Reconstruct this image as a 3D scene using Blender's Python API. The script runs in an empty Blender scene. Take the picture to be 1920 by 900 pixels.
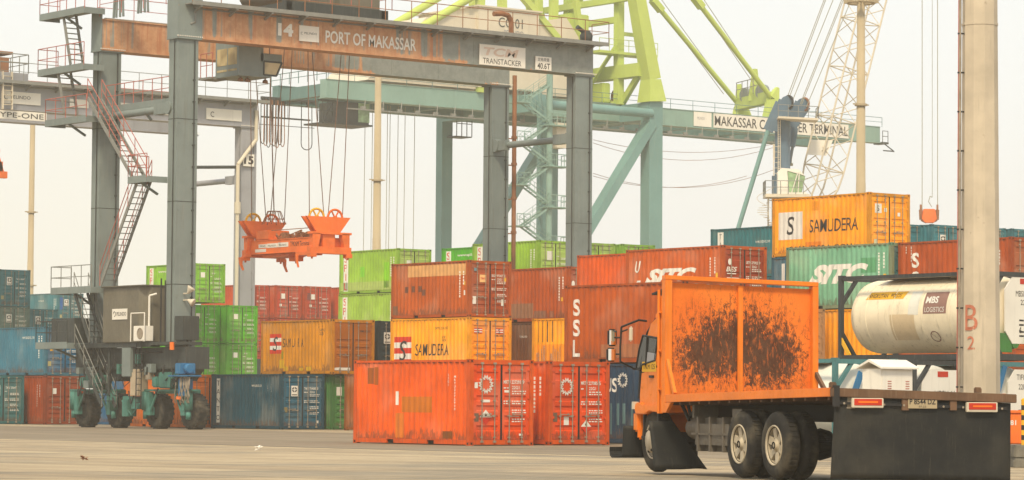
import bpy, bmesh, math, random
from mathutils import Vector, Matrix
R = math.radians
random.seed(7)
scene = bpy.context.scene
col = scene.collection

# ------------------------------------------------------------------ camera
# yard axes: X runs across the container rows, Y along them (away to the left), Z up
FPX, PITCH, ROLL, PHI, EYE = 5713.0, R(3.09), R(0.42), R(51.98), 1.24     # focal length in pixels of a 1920 wide frame
RT = Vector((math.sin(PHI), -math.cos(PHI), 0)); FW = Vector((math.cos(PHI), math.sin(PHI), 0)); UP = Vector((0, 0, 1))
look = FW * math.cos(PITCH) + UP * math.sin(PITCH)
upv = UP * math.cos(PITCH) - FW * math.sin(PITCH)
cr, sr = math.cos(ROLL), math.sin(ROLL)
cam_x = RT * cr + upv * sr          # picture right (the horizon falls to the right)
cam_y = upv * cr - RT * sr
cd = bpy.data.cameras.new('camera'); cam = bpy.data.objects.new('camera', cd); col.objects.link(cam)
cam.matrix_world = Matrix(((cam_x.x, cam_y.x, -look.x, 0), (cam_x.y, cam_y.y, -look.y, 0), (cam_x.z, cam_y.z, -look.z, EYE), (0, 0, 0, 1)))
cd.sensor_width = 36; cd.lens = 36 * FPX / 1920; cd.clip_start = .5; cd.clip_end = 6000
scene.camera = cam

# ------------------------------------------------------------------ light
SUN_EL, SUN_AZ = 50, 224            # azimuth: direction towards the sun, degrees from +X towards +Y
SUN_STRENGTH, SUN_ANGLE = 1.5, 10
SKY_STRENGTH, EXPOSURE = .069, 1.2
HAZE = .0006
w = bpy.data.worlds.new('World'); scene.world = w; w.use_nodes = True
nt = w.node_tree; nt.nodes.clear()
sky = nt.nodes.new('ShaderNodeTexSky'); sky.sky_type = 'NISHITA'; sky.sun_disc = False
sky.sun_elevation = R(SUN_EL); sky.sun_rotation = R(90 - SUN_AZ); sky.dust_density = 6; sky.air_density = 1.2
cloud = nt.nodes.new('ShaderNodeMix'); cloud.data_type = 'RGBA'; cloud.inputs[0].default_value = .86
cloud.inputs[7].default_value = (7.0, 7.15, 7.05, 1)
bg = nt.nodes.new('ShaderNodeBackground'); bg.inputs[1].default_value = SKY_STRENGTH
wo = nt.nodes.new('ShaderNodeOutputWorld')
tcw = nt.nodes.new('ShaderNodeTexCoord'); dots = []
for vec, a, b_ in ((RT, .06, -.16), (UP, .14, .02)):        # the overcast is creamier low down on the left
    d_ = nt.nodes.new('ShaderNodeVectorMath'); d_.operation = 'DOT_PRODUCT'; d_.inputs[1].default_value = vec; nt.links.new(tcw.outputs['Generated'], d_.inputs[0])
    m_ = nt.nodes.new('ShaderNodeMapRange'); m_.interpolation_type = 'SMOOTHSTEP'; nt.links.new(d_.outputs['Value'], m_.inputs[0]); m_.inputs[1].default_value = a; m_.inputs[2].default_value = b_; dots.append(m_)
mm = nt.nodes.new('ShaderNodeMath'); mm.operation = 'MULTIPLY'; nt.links.new(dots[0].outputs[0], mm.inputs[0]); nt.links.new(dots[1].outputs[0], mm.inputs[1])
cm = nt.nodes.new('ShaderNodeMix'); cm.data_type = 'RGBA'; nt.links.new(mm.outputs[0], cm.inputs[0]); cm.inputs[6].default_value = cloud.inputs[7].default_value; cm.inputs[7].default_value = (7.3, 7.15, 6.3, 1); nt.links.new(cm.outputs[2], cloud.inputs[7])
nt.links.new(sky.outputs[0], cloud.inputs[6]); nt.links.new(cloud.outputs[2], bg.inputs[0]); nt.links.new(bg.outputs[0], wo.inputs[0])
sl = bpy.data.lights.new('sun', 'SUN'); sl.energy = SUN_STRENGTH; sl.angle = R(SUN_ANGLE); sl.color = (1, .85, .6)
so = bpy.data.objects.new('sun', sl); col.objects.link(so)
tos = Vector((math.cos(R(SUN_EL)) * math.cos(R(SUN_AZ)), math.cos(R(SUN_EL)) * math.sin(R(SUN_AZ)), math.sin(R(SUN_EL))))
so.rotation_euler = tos.to_track_quat('Z', 'Y').to_euler(); so.location = (0, 0, 60)
vs = scene.view_settings
vs.view_transform = 'Standard'; vs.look = 'None'; vs.gamma = 1; vs.exposure = EXPOSURE; vs.use_curve_mapping = False
scene.cycles.max_bounces = 6; scene.cycles.volume_bounces = 1; scene.cycles.transparent_max_bounces = 8
scene.cycles.volume_step_rate = 8; scene.cycles.volume_max_steps = 64

# ------------------------------------------------------------------ helpers
def ray(px, py):                    # direction of a pixel of the 1920x900 photograph
    x, y = px - 960, py - 450
    return (look * FPX + cam_x * x - cam_y * y).normalized()
def P(px, py, X=None, Y=None, Z=None, D=None):     # the point where that line of sight meets a real plane of the yard
    r = ray(px, py); o = Vector((0, 0, EYE))
    if X is not None: t = X / r.x
    elif Y is not None: t = Y / r.y
    elif Z is not None: t = (Z - EYE) / r.z
    else: t = D / r.dot(FW)
    return o + r * t
V = lambda *a: Vector(a)
def lin(r, g, b):
    f = lambda c: (c / 255 / 12.92) if c / 255 <= .04045 else ((c / 255 + .055) / 1.055) ** 2.4
    return (f(r), f(g), f(b), 1)
def steel(r, g, b):                  # container paints: sampled tones brought back to the paint itself (the light is warm)
    c = lin(r, g, b); k = (.9, .9, .88) if b >= max(r, g) else (1.2, 1.05, 1.02) if g >= r else (1.0, 1.0, .45) if b < .5 * r else (1., .97, .85)
    c = [x * y for x, y in zip(c, k)]; l = sum(c) / 3
    return tuple(max(.004, l + (x - l) * 1.1) for x in c) + (1,)

class MB:                           # collects shapes; build() links them as ONE mesh object
    def __init__(s): s.v = []; s.f = []; s.m = []; s.sm = []
    def add(s, vs, fs, mi=0, smooth=False):
        o = len(s.v); s.v += [tuple(p) for p in vs]
        for f in fs: s.f.append([i + o for i in f]); s.m.append(mi); s.sm.append(smooth)
        return s
    def box(s, x0, x1, y0, y1, z0, z1, mi=0):
        vs = [(x, y, z) for z in (z0, z1) for y in (y0, y1) for x in (x0, x1)]
        return s.add(vs, [(0, 2, 3, 1), (4, 5, 7, 6), (0, 1, 5, 4), (2, 6, 7, 3), (0, 4, 6, 2), (1, 3, 7, 5)], mi)
    def bar(s, p, q, w, h, mi=0, up=(0, 0, 1)):          # rectangular beam, w across, h along up
        p, q = Vector(p), Vector(q); d = (q - p).normalized(); u = Vector(up)
        if abs(d.dot(u)) > .97: u = Vector((0, 1, 0)) if abs(d.y) < .9 else Vector((1, 0, 0))
        a = d.cross(u).normalized(); b = a.cross(d).normalized(); vs = []
        for c in (p, q):
            for i, j in ((-1, -1), (1, -1), (1, 1), (-1, 1)): vs.append(c + a * (i * w / 2) + b * (j * h / 2))
        return s.add(vs, [(0, 1, 2, 3), (7, 6, 5, 4), (0, 4, 5, 1), (1, 5, 6, 2), (2, 6, 7, 3), (3, 7, 4, 0)], mi)
    def taper(s, p, q, w1, h1, w2, h2, mi=0, up=(0, 0, 1)):
        p, q = Vector(p), Vector(q); d = (q - p).normalized(); u = Vector(up)
        if abs(d.dot(u)) > .97: u = Vector((0, 1, 0))
        a = d.cross(u).normalized(); b = a.cross(d).normalized(); vs = []
        for c, w_, h_ in ((p, w1, h1), (q, w2, h2)):
            for i, j in ((-1, -1), (1, -1), (1, 1), (-1, 1)): vs.append(c + a * (i * w_ / 2) + b * (j * h_ / 2))
        return s.add(vs, [(0, 1, 2, 3), (7, 6, 5, 4), (0, 4, 5, 1), (1, 5, 6, 2), (2, 6, 7, 3), (3, 7, 4, 0)], mi)
    def tube(s, p, q, r, n=8, r2=None, mi=0, caps=True):
        p, q = Vector(p), Vector(q); r2 = r if r2 is None else r2
        d = (q - p).normalized(); a = d.orthogonal().normalized(); b = d.cross(a); vs = []
        for c, rr in ((p, r), (q, r2)):
            for i in range(n):
                t = 2 * math.pi * i / n; vs.append(c + (a * math.cos(t) + b * math.sin(t)) * rr)
        s.add(vs, [(i, (i + 1) % n, n + (i + 1) % n, n + i) for i in range(n)], mi, True)
        if caps: s.add(vs, [tuple(range(n - 1, -1, -1)), tuple(range(n, 2 * n))], mi)
        return s
    def path(s, pts, r, n=6, mi=0):
        for a, b in zip(pts, pts[1:]):
            if (Vector(b) - Vector(a)).length > 1e-5: s.tube(a, b, r, n, mi=mi)
        return s
    def prism(s, pts, f0, f1, mi=0):                    # pts: 2D outline; f0, f1 map (u,v) to the two ends
        n = len(pts); vs = [f0(*p) for p in pts] + [f1(*p) for p in pts]
        return s.add(vs, [tuple(range(n - 1, -1, -1)), tuple(range(n, 2 * n))] + [(i, (i + 1) % n, n + (i + 1) % n, n + i) for i in range(n)], mi)
    def lathe(s, prof, c, ax, n=24, mi=0, smooth=True): # prof: (radius, height along ax)
        c, ax = Vector(c), Vector(ax).normalized(); a = ax.orthogonal().normalized(); b = ax.cross(a); vs = []
        for r_, h in prof:
            for i in range(n):
                t = 2 * math.pi * i / n; vs.append(c + ax * h + (a * math.cos(t) + b * math.sin(t)) * r_)
        k = len(prof)
        return s.add(vs, [(j * n + i, j * n + (i + 1) % n, (j + 1) * n + (i + 1) % n, (j + 1) * n + i) for j in range(k - 1) for i in range(n)], mi, smooth)
    def ring(s, c, ax, r, t, n=20, mi=0):
        c, ax = Vector(c), Vector(ax).normalized(); a = ax.orthogonal().normalized(); b = ax.cross(a)
        return s.path([c + (a * math.cos(2 * math.pi * i / n) + b * math.sin(2 * math.pi * i / n)) * r for i in range(n + 1)], t, 6, mi)
    def rail(s, pts, h=1.05, step=1.5, r=.022, mid=True, mi=0, r2=None):
        r2 = r2 or r
        for a, b in zip(pts, pts[1:]):
            a, b = Vector(a), Vector(b); L = (b - a).length; n = max(1, round(L / step)); u = Vector((0, 0, 1))
            s.tube(a + u * h, b + u * h, r, 5, mi=mi)
            if mid: s.tube(a + u * h * .52, b + u * h * .52, r2 * .85, 5, mi=mi)
            for i in range(n + 1):
                c = a.lerp(b, i / n); s.tube(c, c + u * h, r, 5, mi=mi)
        return s
    def mesh(s, name, mats, bevel=0):
        me = bpy.data.meshes.new(name); me.from_pydata(s.v, [], s.f)
        for m_ in (mats if isinstance(mats, (list, tuple)) else [mats]): me.materials.append(m_)
        for p, i, q in zip(me.polygons, s.m, s.sm): p.material_index = i; p.use_smooth = q
        bm = bmesh.new(); bm.from_mesh(me)
        if bevel:
            bmesh.ops.remove_doubles(bm, verts=bm.verts, dist=1e-5)
            es = [e for e in bm.edges if len(e.link_faces) == 2 and e.calc_face_angle(0) > .5]
            bmesh.ops.bevel(bm, geom=es, offset=bevel, segments=2, affect='EDGES', clamp_overlap=True)
        bmesh.ops.recalc_face_normals(bm, faces=bm.faces)
        bm.to_mesh(me); bm.free(); me.update(); return me
    def build(s, name, mats, parent=None, bevel=0, color=None):
        return link(name, s.mesh(name, mats, bevel), parent, color)

def link(name, me, parent=None, color=None):
    o = bpy.data.objects.new(name, me); col.objects.link(o)
    if parent is not None: o.parent = parent
    if color is not None: o.color = color
    return o
def tag(o, label=None, cat=None, group=None, kind=None):
    if label: o['label'] = label
    if cat: o['category'] = cat
    if group: o['group'] = group
    if kind: o['kind'] = kind
    return o
def thing(name, label, cat, loc=(0, 0, 0), rz=0, group=None):
    o = bpy.data.objects.new(name, None); col.objects.link(o); o.location = loc; o.rotation_euler = (0, 0, rz)
    o.empty_display_size = .3
    return tag(o, label, cat, group)

# ------------------------------------------------------------------ materials
class N:                            # tiny node-graph helper
    def __init__(s, name):
        s.m = bpy.data.materials.new(name); s.m.use_nodes = True; s.t = s.m.node_tree; s.t.nodes.clear()
        s.out = s.t.nodes.new('ShaderNodeOutputMaterial'); s.b = s.t.nodes.new('ShaderNodeBsdfPrincipled')
        s.t.links.new(s.b.outputs[0], s.out.inputs[0])
    def n(s, typ, **k):
        o = s.t.nodes.new(typ)
        for a, b in k.items(): setattr(o, a, b)
        return o
    def put(s, sock, v):
        if hasattr(v, 'is_linked') or hasattr(v, 'node'): s.t.links.new(v, sock)
        else: sock.default_value = v
    def coord(s, scale=(1, 1, 1), rnd=True, kind='Object'):
        tc = s.n('ShaderNodeTexCoord').outputs[kind]; mp = s.n('ShaderNodeMapping'); mp.inputs['Scale'].default_value = scale
        if rnd:
            oi = s.n('ShaderNodeObjectInfo'); mu = s.n('ShaderNodeMath', operation='MULTIPLY'); mu.inputs[1].default_value = 37.0
            s.t.links.new(oi.outputs['Random'], mu.inputs[0]); va = s.n('ShaderNodeVectorMath', operation='ADD')
            s.t.links.new(tc, va.inputs[0]); s.t.links.new(mu.outputs[0], va.inputs[1]); tc = va.outputs[0]
        s.t.links.new(tc, mp.inputs[0]); return mp.outputs[0]
    def noise(s, scale, vec=None, detail=4, rough=.6, dist=0):
        o = s.n('ShaderNodeTexNoise'); o.inputs['Scale'].default_value = scale; o.inputs['Detail'].default_value = detail
        o.inputs['Roughness'].default_value = rough; o.inputs['Distortion'].default_value = dist
        if vec is not None: s.t.links.new(vec, o.inputs['Vector'])
        return o.outputs['Fac']
    def ramp(s, fac, a, b, va=0., vb=1.):
        o = s.n('ShaderNodeMapRange', interpolation_type='SMOOTHSTEP'); s.put(o.inputs[0], fac)
        o.inputs[1].default_value = a; o.inputs[2].default_value = b; o.inputs[3].default_value = va; o.inputs[4].default_value = vb
        return o.outputs[0]
    def math(s, op, a, b=0.):
        o = s.n('ShaderNodeMath', operation=op); s.put(o.inputs[0], a); s.put(o.inputs[1], b); return o.outputs[0]
    def mix(s, fac, a, b, blend='MIX'):
        o = s.n('ShaderNodeMix', data_type='RGBA', blend_type=blend); s.put(o.inputs[0], fac); s.put(o.inputs[6], a); s.put(o.inputs[7], b)
        return o.outputs[2]
    def bump(s, h, strength=.3, dist=.02):
        o = s.n('ShaderNodeBump'); o.inputs['Strength'].default_value = strength; o.inputs['Distance'].default_value = dist
        s.t.links.new(h, o.inputs['Height']); s.t.links.new(o.outputs[0], s.b.inputs['Normal'])
    def done(s, c, rough=.5, metal=0., spec=.2):
        s.put(s.b.inputs['Base Color'], c); s.put(s.b.inputs['Roughness'], rough); s.b.inputs['Metallic'].default_value = metal
        s.b.inputs['Specular IOR Level'].default_value = spec; return s.m

def paint(name, c, rough=.5, var=.18, streak=.35, speck=.5, grime=(.07, .05, .035, 1), scale=1., objcol=False, metal=0., rnd=True, lo=.56, box=False):
    g = N(name)
    if objcol: c = g.n('ShaderNodeObjectInfo').outputs['Color']
    v = g.coord((scale, scale, scale), rnd); vst = g.coord((7 * scale, 7 * scale, .55 * scale), rnd)
    n1 = g.noise(.9, v, 5); n2 = g.noise(1., vst, 4); n3 = g.noise(9, v, 6, .7)
    base = g.mix(1., c, g.mix(g.ramp(n1, .3, .7), (1 - var,) * 3 + (1,), (1 + var * .35,) * 3 + (1,)), 'MULTIPLY')
    fad = g.math('MULTIPLY', g.ramp(g.noise(2.6, vst, 3), .5, .75), .06)
    base = g.mix(fad, base, (.6, .52, .4, 1))
    if box:                          # steel boxes: sun bleached areas, rust creeping up from the foot rail and down from the roof edge
        n6 = g.noise(.55, v, 3, .5); n7 = g.noise(3.5, g.coord((2.2, 2.2, .8), rnd), 5, .7)
        base = g.mix(g.math('MULTIPLY', g.ramp(n6, .5, .72), .2), base, (.5, .42, .32, 1))
        sep = g.n('ShaderNodeSeparateXYZ'); g.t.links.new(g.n('ShaderNodeTexCoord').outputs['Object'], sep.inputs[0])
        lowz = g.math('ADD', g.ramp(sep.outputs[2], .15, .75, .3, 0.), g.ramp(sep.outputs[2], 2.2, 2.55, 0., .2))
        base = g.mix(g.math('MULTIPLY', g.ramp(g.math('ADD', n7, lowz), .66, .82), .62), base, (.11, .05, .026, 1))
    s_ = g.math('MULTIPLY', g.ramp(n2, lo, .8), streak)
    base = g.mix(s_, base, grime)
    k_ = g.math('MULTIPLY', g.math('MULTIPLY', g.ramp(n3, .62, .72), g.ramp(n1, .42, .6)), speck)
    base = g.mix(k_, base, (.085, .035, .016, 1))
    g.bump(g.math('ADD', g.math('MULTIPLY', n3, .15), g.noise(1.7, v, 2)) if box else n3, .5 if box else .12, .045 if box else .01)
    r_ = g.ramp(n3, .3, .8, rough - .08, rough + .2)
    return g.done(base, r_, metal)
def plain(name, c, rough=.6, metal=0., var=.12, sc=3.):
    g = N(name); n1 = g.noise(sc, g.coord(), 5)
    g.bump(g.noise(14, g.coord(), 4), .08, .01)
    return g.done(g.mix(1., c, g.mix(g.ramp(n1, .3, .7), (1 - var,) * 3 + (1,), (1 + var * .4,) * 3 + (1,)), 'MULTIPLY'), rough, metal)

M = {}
M['paint'] = paint('container_paint', None, .5, .22, .45, .8, objcol=True, box=True)
M['paint_frame'] = paint('container_frame_paint', None, .55, .25, .6, 1., objcol=True, lo=.5, scale=1.6)
M['mark_w'] = paint('white_marking', (.74, .71, .64, 1), .6, .1, .35, .5, scale=2)
M['mark_k'] = paint('dark_marking', (.03, .028, .03, 1), .6, .2, .1, .2, scale=2)
M['mark_r'] = paint('red_marking', (.62, .035, .012, 1), .6, .15, .3, .3, scale=2)
M['mark_o'] = paint('coloured_marking', None, .6, .15, .3, .4, scale=2, objcol=True)
M['faint'] = plain('faded_sign_letters', (.66, .5, .4, 1), .7)
M['steel'] = paint('galvanised_rod', (.3, .25, .19, 1), .45, .25, .3, .6, scale=3)
M['darkmetal'] = plain('dark_metal', (.028, .027, .027, 1), .6)
M['void'] = plain('dark_pocket', (.02, .018, .016, 1), .9)
M['rubber'] = plain('black_rubber', (.022, .021, .02, 1), .75, var=.3)
def flap_mat():
    g = N('dusty_mudflap'); n1 = g.noise(1.1, g.coord((1, 1, 1), False), 5, .6); n2 = g.noise(3, g.coord((6, 6, .7), False), 4, .7); n3 = g.noise(25, g.coord(), 3)
    c = g.mix(g.ramp(n1, .4, .7), (.017, .018, .018, 1), (.038, .036, .03, 1)); c = g.mix(g.math('MULTIPLY', g.ramp(n2, .55, .75), .35), c, (.09, .075, .055, 1))
    g.bump(g.math('ADD', g.noise(1.6, g.coord(), 2), g.math('MULTIPLY', n3, .08)), .35, .05); return g.done(c, .6)
M['flap'] = flap_mat()
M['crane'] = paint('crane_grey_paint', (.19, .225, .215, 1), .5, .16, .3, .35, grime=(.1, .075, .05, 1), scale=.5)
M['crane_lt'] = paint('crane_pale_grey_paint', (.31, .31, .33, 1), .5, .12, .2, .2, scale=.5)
M['crane_dk'] = paint('machinery_grey_paint', (.045, .052, .05, 1), .5, .25, .4, .5, scale=.8)
M['house'] = paint('engine_house_paint', (.15, .135, .1, 1), .5, .2, .4, .4, scale=.8)
M['bogie'] = paint('bogie_turquoise_paint', (.06, .2, .165, 1), .5, .4, .7, .6, lo=.48, grime=(.02, .02, .018, 1), scale=1.2)
M['redrail'] = plain('red_handrail', (.42, .13, .1, 1), .6)
M['rail'] = plain('grey_handrail', (.22, .22, .2, 1), .6)
M['rope'] = plain('wire_rope', (.2, .12, .085, 1), .7)
M['ropelt'] = plain('pale_wire_rope', (.33, .31, .22, 1), .7)
M['spr'] = paint('spreader_orange_paint', (.82, .17, .028, 1), .45, .2, .25, .4, scale=1.)
M['teal'] = paint('teal_crane_paint', (.15, .285, .27, 1), .5, .12, .15, .15, scale=.3)
M['tealglare'] = paint('pale_teal_with_sky_glare', (.22, .35, .3, 1), .5, .12, .15, .15, scale=.3)  # crane teal lightened for the sky glare on the near girder; stairs share it
M['tealdk'] = paint('dark_teal_crane_paint', (.1, .2, .19, 1), .5, .12, .15, .15, scale=.3)
M['lime'] = paint('lime_crane_paint', (.46, .56, .12, 1), .5, .1, .12, .1, scale=.3)
M['cream'] = paint('cream_paint', (.62, .55, .43, 1), .55, .1, .15, .15, scale=.4)
M['white'] = paint('white_paint', (.76, .72, .64, 1), .5, .08, .2, .2, scale=.8)
M['bluegrey'] = paint('slate_crane_paint', (.1, .16, .22, 1), .5, .15, .2, .2, scale=.5)
M['repair'] = paint('tank_repair_plate', (.62, .48, .3, 1), .6)
M['conc'] = paint('pole_concrete', (.53, .45, .34, 1), .85, .2, .55, .4, grime=(.25, .21, .17, 1), scale=.8, rnd=False)
M['block'] = paint('rough_concrete', (.2, .185, .15, 1), .9, .4, .5, .4, scale=2)
M['truck'] = paint('truck_orange_paint', (.78, .2, .018, 1), .42, .14, .22, .5, grime=(.1, .06, .03, 1), scale=1.3)
M['rustbrown'] = paint('rusty_brown_steel', (.15, .085, .05, 1), .7, .3, .4, .6, scale=2)
M['tank'] = paint('cream_tank_shell', (.8, .69, .5, 1), .4, .12, .6, .4, grime=(.26, .2, .12, 1), scale=1.1, lo=.52)
M['tankw'] = paint('white_tank_shell', (.68, .66, .58, 1), .45, .1, .3, .2, grime=(.2, .18, .12, 1), scale=.8)
M['frame_dk'] = paint('dark_tank_frame', (.045, .05, .052, 1), .5, .3, .3, .4)
M['frame_tl'] = paint('teal_tank_frame', (.07, .2, .21, 1), .5, .3, .3, .5)
M['blue'] = paint('blue_paint', (.03, .16, .33, 1), .5)
M['green'] = paint('green_paint', (.06, .2, .05, 1), .5)
M['yellow'] = paint('yellow_paint', (.75, .4, .02, 1), .5, .15, .25, .3)
M['maroon'] = plain('maroon_sign', (.27, .15, .12, 1), .6)
M['fadered'] = paint('faded_red_stencil', (.5, .17, .1, 1), .8, .2, .4, .6, scale=3)
M['red'] = plain('red_lens', (.5, .04, .02, 1), .3)
M['amber'] = plain('amber_lens', (.8, .17, .02, 1), .3)
M['beige'] = paint('beige_cabinet', (.45, .36, .25, 1), .6)
M['pole'] = paint('pale_lamp_post', (.4, .32, .2, 1), .7, .1, .15, .1, scale=.3)
M['copper'] = paint('rusty_pipe', (.3, .13, .06, 1), .7, .3, .4, .4)
M['hub'] = plain('pale_wheel_paint', (.42, .36, .27, 1), .5, var=.3)
M['spoke'] = paint('dusty_wheel_steel', (.46, .39, .28, 1), .5, .25, .3, .3, scale=4)
M['fuel'] = paint('dull_fuel_tank', (.13, .11, .085, 1), .55, .3, .4, .4, scale=2)
def tyre_mat():
    g = N('dusty_tyre'); n1 = g.noise(3, g.coord(), 5); g.bump(g.noise(30, g.coord(), 3), .2, .01)
    return g.done(g.mix(g.ramp(n1, .4, .75), (.02, .019, .018, 1), (.1, .085, .06, 1)), .85)
M['tyre'] = tyre_mat()
def glass_mat(name, c, rough=.08):
    g = N(name); n1 = g.noise(1.2, g.coord(), 2)
    return g.done(g.mix(g.ramp(n1, .35, .65), c, tuple(x * 1.8 for x in c[:3]) + (1,)), rough, 0., .4)
M['glass'] = glass_mat('dark_glass', (.012, .014, .014, 1), .2)
M['glassy'] = glass_mat('warm_cab_glass', (.3, .24, .13, 1), .15)
M['glassg'] = glass_mat('green_cab_glass', (.2, .3, .16, 1), .15)
M['mirror'] = N('mirror_glass').done((.85, .8, .7, 1), .05, 1.)
def rust_beam():                    # girder: grey paint burnt through to rust in upright bands, less so towards +X
    g = N('rust_streaked_girder'); v = g.coord((1, 1, 1), False)
    vb = g.coord((1.15, 1.15, .05), False); n1 = g.noise(1.2, vb, 4, .7); n2 = g.noise(5, vb, 3); n3 = g.noise(2, v, 6, .7)
    sep = g.n('ShaderNodeSeparateXYZ'); g.t.links.new(g.n('ShaderNodeTexCoord').outputs['Object'], sep.inputs[0])
    fx = g.ramp(sep.outputs[0], 11.5, 19.5, .2, -.5)
    a = g.math('ADD', g.math('ADD', g.math('ADD', g.math('MULTIPLY', g.math('SUBTRACT', n1, .5), 2.1), .5), g.math('MULTIPLY', g.math('SUBTRACT', n2, .5), .5)), fx)
    rust = g.mix(g.ramp(n3, .3, .7), (.43, .21, .105, 1), (.57, .32, .175, 1))
    rust = g.mix(g.ramp(n2, .5, .8), rust, (.42, .14, .06, 1))
    grey = g.mix(g.ramp(n3, .3, .7), (.2, .22, .2, 1), (.27, .285, .26, 1))
    edge = g.math('ADD', a, g.ramp(sep.outputs[2], 18.02, 18.2, .28, 0.))
    g.bump(n3, .1, .01)
    return g.done(g.mix(g.ramp(edge, .42, .62), grey, rust), .7)
M['girder'] = rust_beam()
def scuffed():                      # headboard panel: orange, with the black burn-like scuffs of loads
    g = N('scuffed_orange_panel'); tc = g.n('ShaderNodeTexCoord').outputs['Object']
    sep = g.n('ShaderNodeSeparateXYZ'); g.t.links.new(tc, sep.inputs[0]); y, z = sep.outputs[1], sep.outputs[2]
    def blob(cy, cz, ry, rz):
        a = g.math('DIVIDE', g.math('SUBTRACT', y, cy), ry); b = g.math('DIVIDE', g.math('SUBTRACT', z, cz), rz)
        return g.math('SQRT', g.math('ADD', g.math('MULTIPLY', a, a), g.math('MULTIPLY', b, b)))
    d = g.math('MINIMUM', blob(-.78, 1.86, .66, .52), blob(-1.8, 1.82, .64, .60)); d = g.math('MINIMUM', d, blob(-1.3, 2.0, 1.0, .66))
    vs_ = g.coord((1, 9, 2.2), False); vd = g.coord((1, 5, 3.5), False)
    mp = vd.node; mp.inputs['Rotation'].default_value = (R(38), 0, 0)
    n1 = g.noise(1.7, vd, 6, .75, .6); n2 = g.noise(2.2, vs_, 6, .8); n3 = g.noise(7, g.coord((1, 1.6, 1), False), 5, .7)
    n5 = g.noise(3.4, vd, 7, .8, 1.2); vf = g.coord((1, 13, 3.2), False); vf.node.inputs['Rotation'].default_value = (R(24), 0, 0); n6 = g.noise(1.6, vf, 6, .75, .4)
    m = g.math('ADD', g.math('MULTIPLY', n1, .8), g.math('ADD', g.math('MULTIPLY', n5, .7), g.math('MULTIPLY', n6, .5)))
    core = g.ramp(g.math('ADD', m, g.math('MULTIPLY', d, -.34)), .66, .78)
    holes = g.math('MULTIPLY', g.ramp(n6, .54, .62), g.ramp(d, .25, .8, .45, 1.))
    scr = g.math('MULTIPLY', g.ramp(n2, .53, .6), g.ramp(d, 1.75, .8))
    scr2 = g.math('MULTIPLY', g.ramp(n5, .55, .6), g.ramp(d, 1.6, .9))
    mask = g.math('MAXIMUM', g.math('MULTIPLY', core, g.math('SUBTRACT', 1., g.math('MULTIPLY', holes, .85))), g.math('MAXIMUM', g.math('MULTIPLY', scr, .8), g.math('MULTIPLY', scr2, .85)))
    n4 = g.noise(1.2, g.coord((1, 1, 1), False), 5)
    org = g.mix(g.ramp(n4, .3, .7), (.66, .14, .016, 1), (.78, .2, .025, 1))
    org = g.mix(g.math('MULTIPLY', g.ramp(n2, .58, .74), .45), org, (.25, .09, .025, 1))
    blk = g.mix(g.ramp(n3, .3, .7), (.018, .014, .011, 1), (.06, .043, .03, 1))
    g.bump(n3, .15, .01)
    return g.done(g.mix(g.math('MULTIPLY', mask, .93), org, blk), .55)
M['scuff'] = scuffed()
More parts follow.
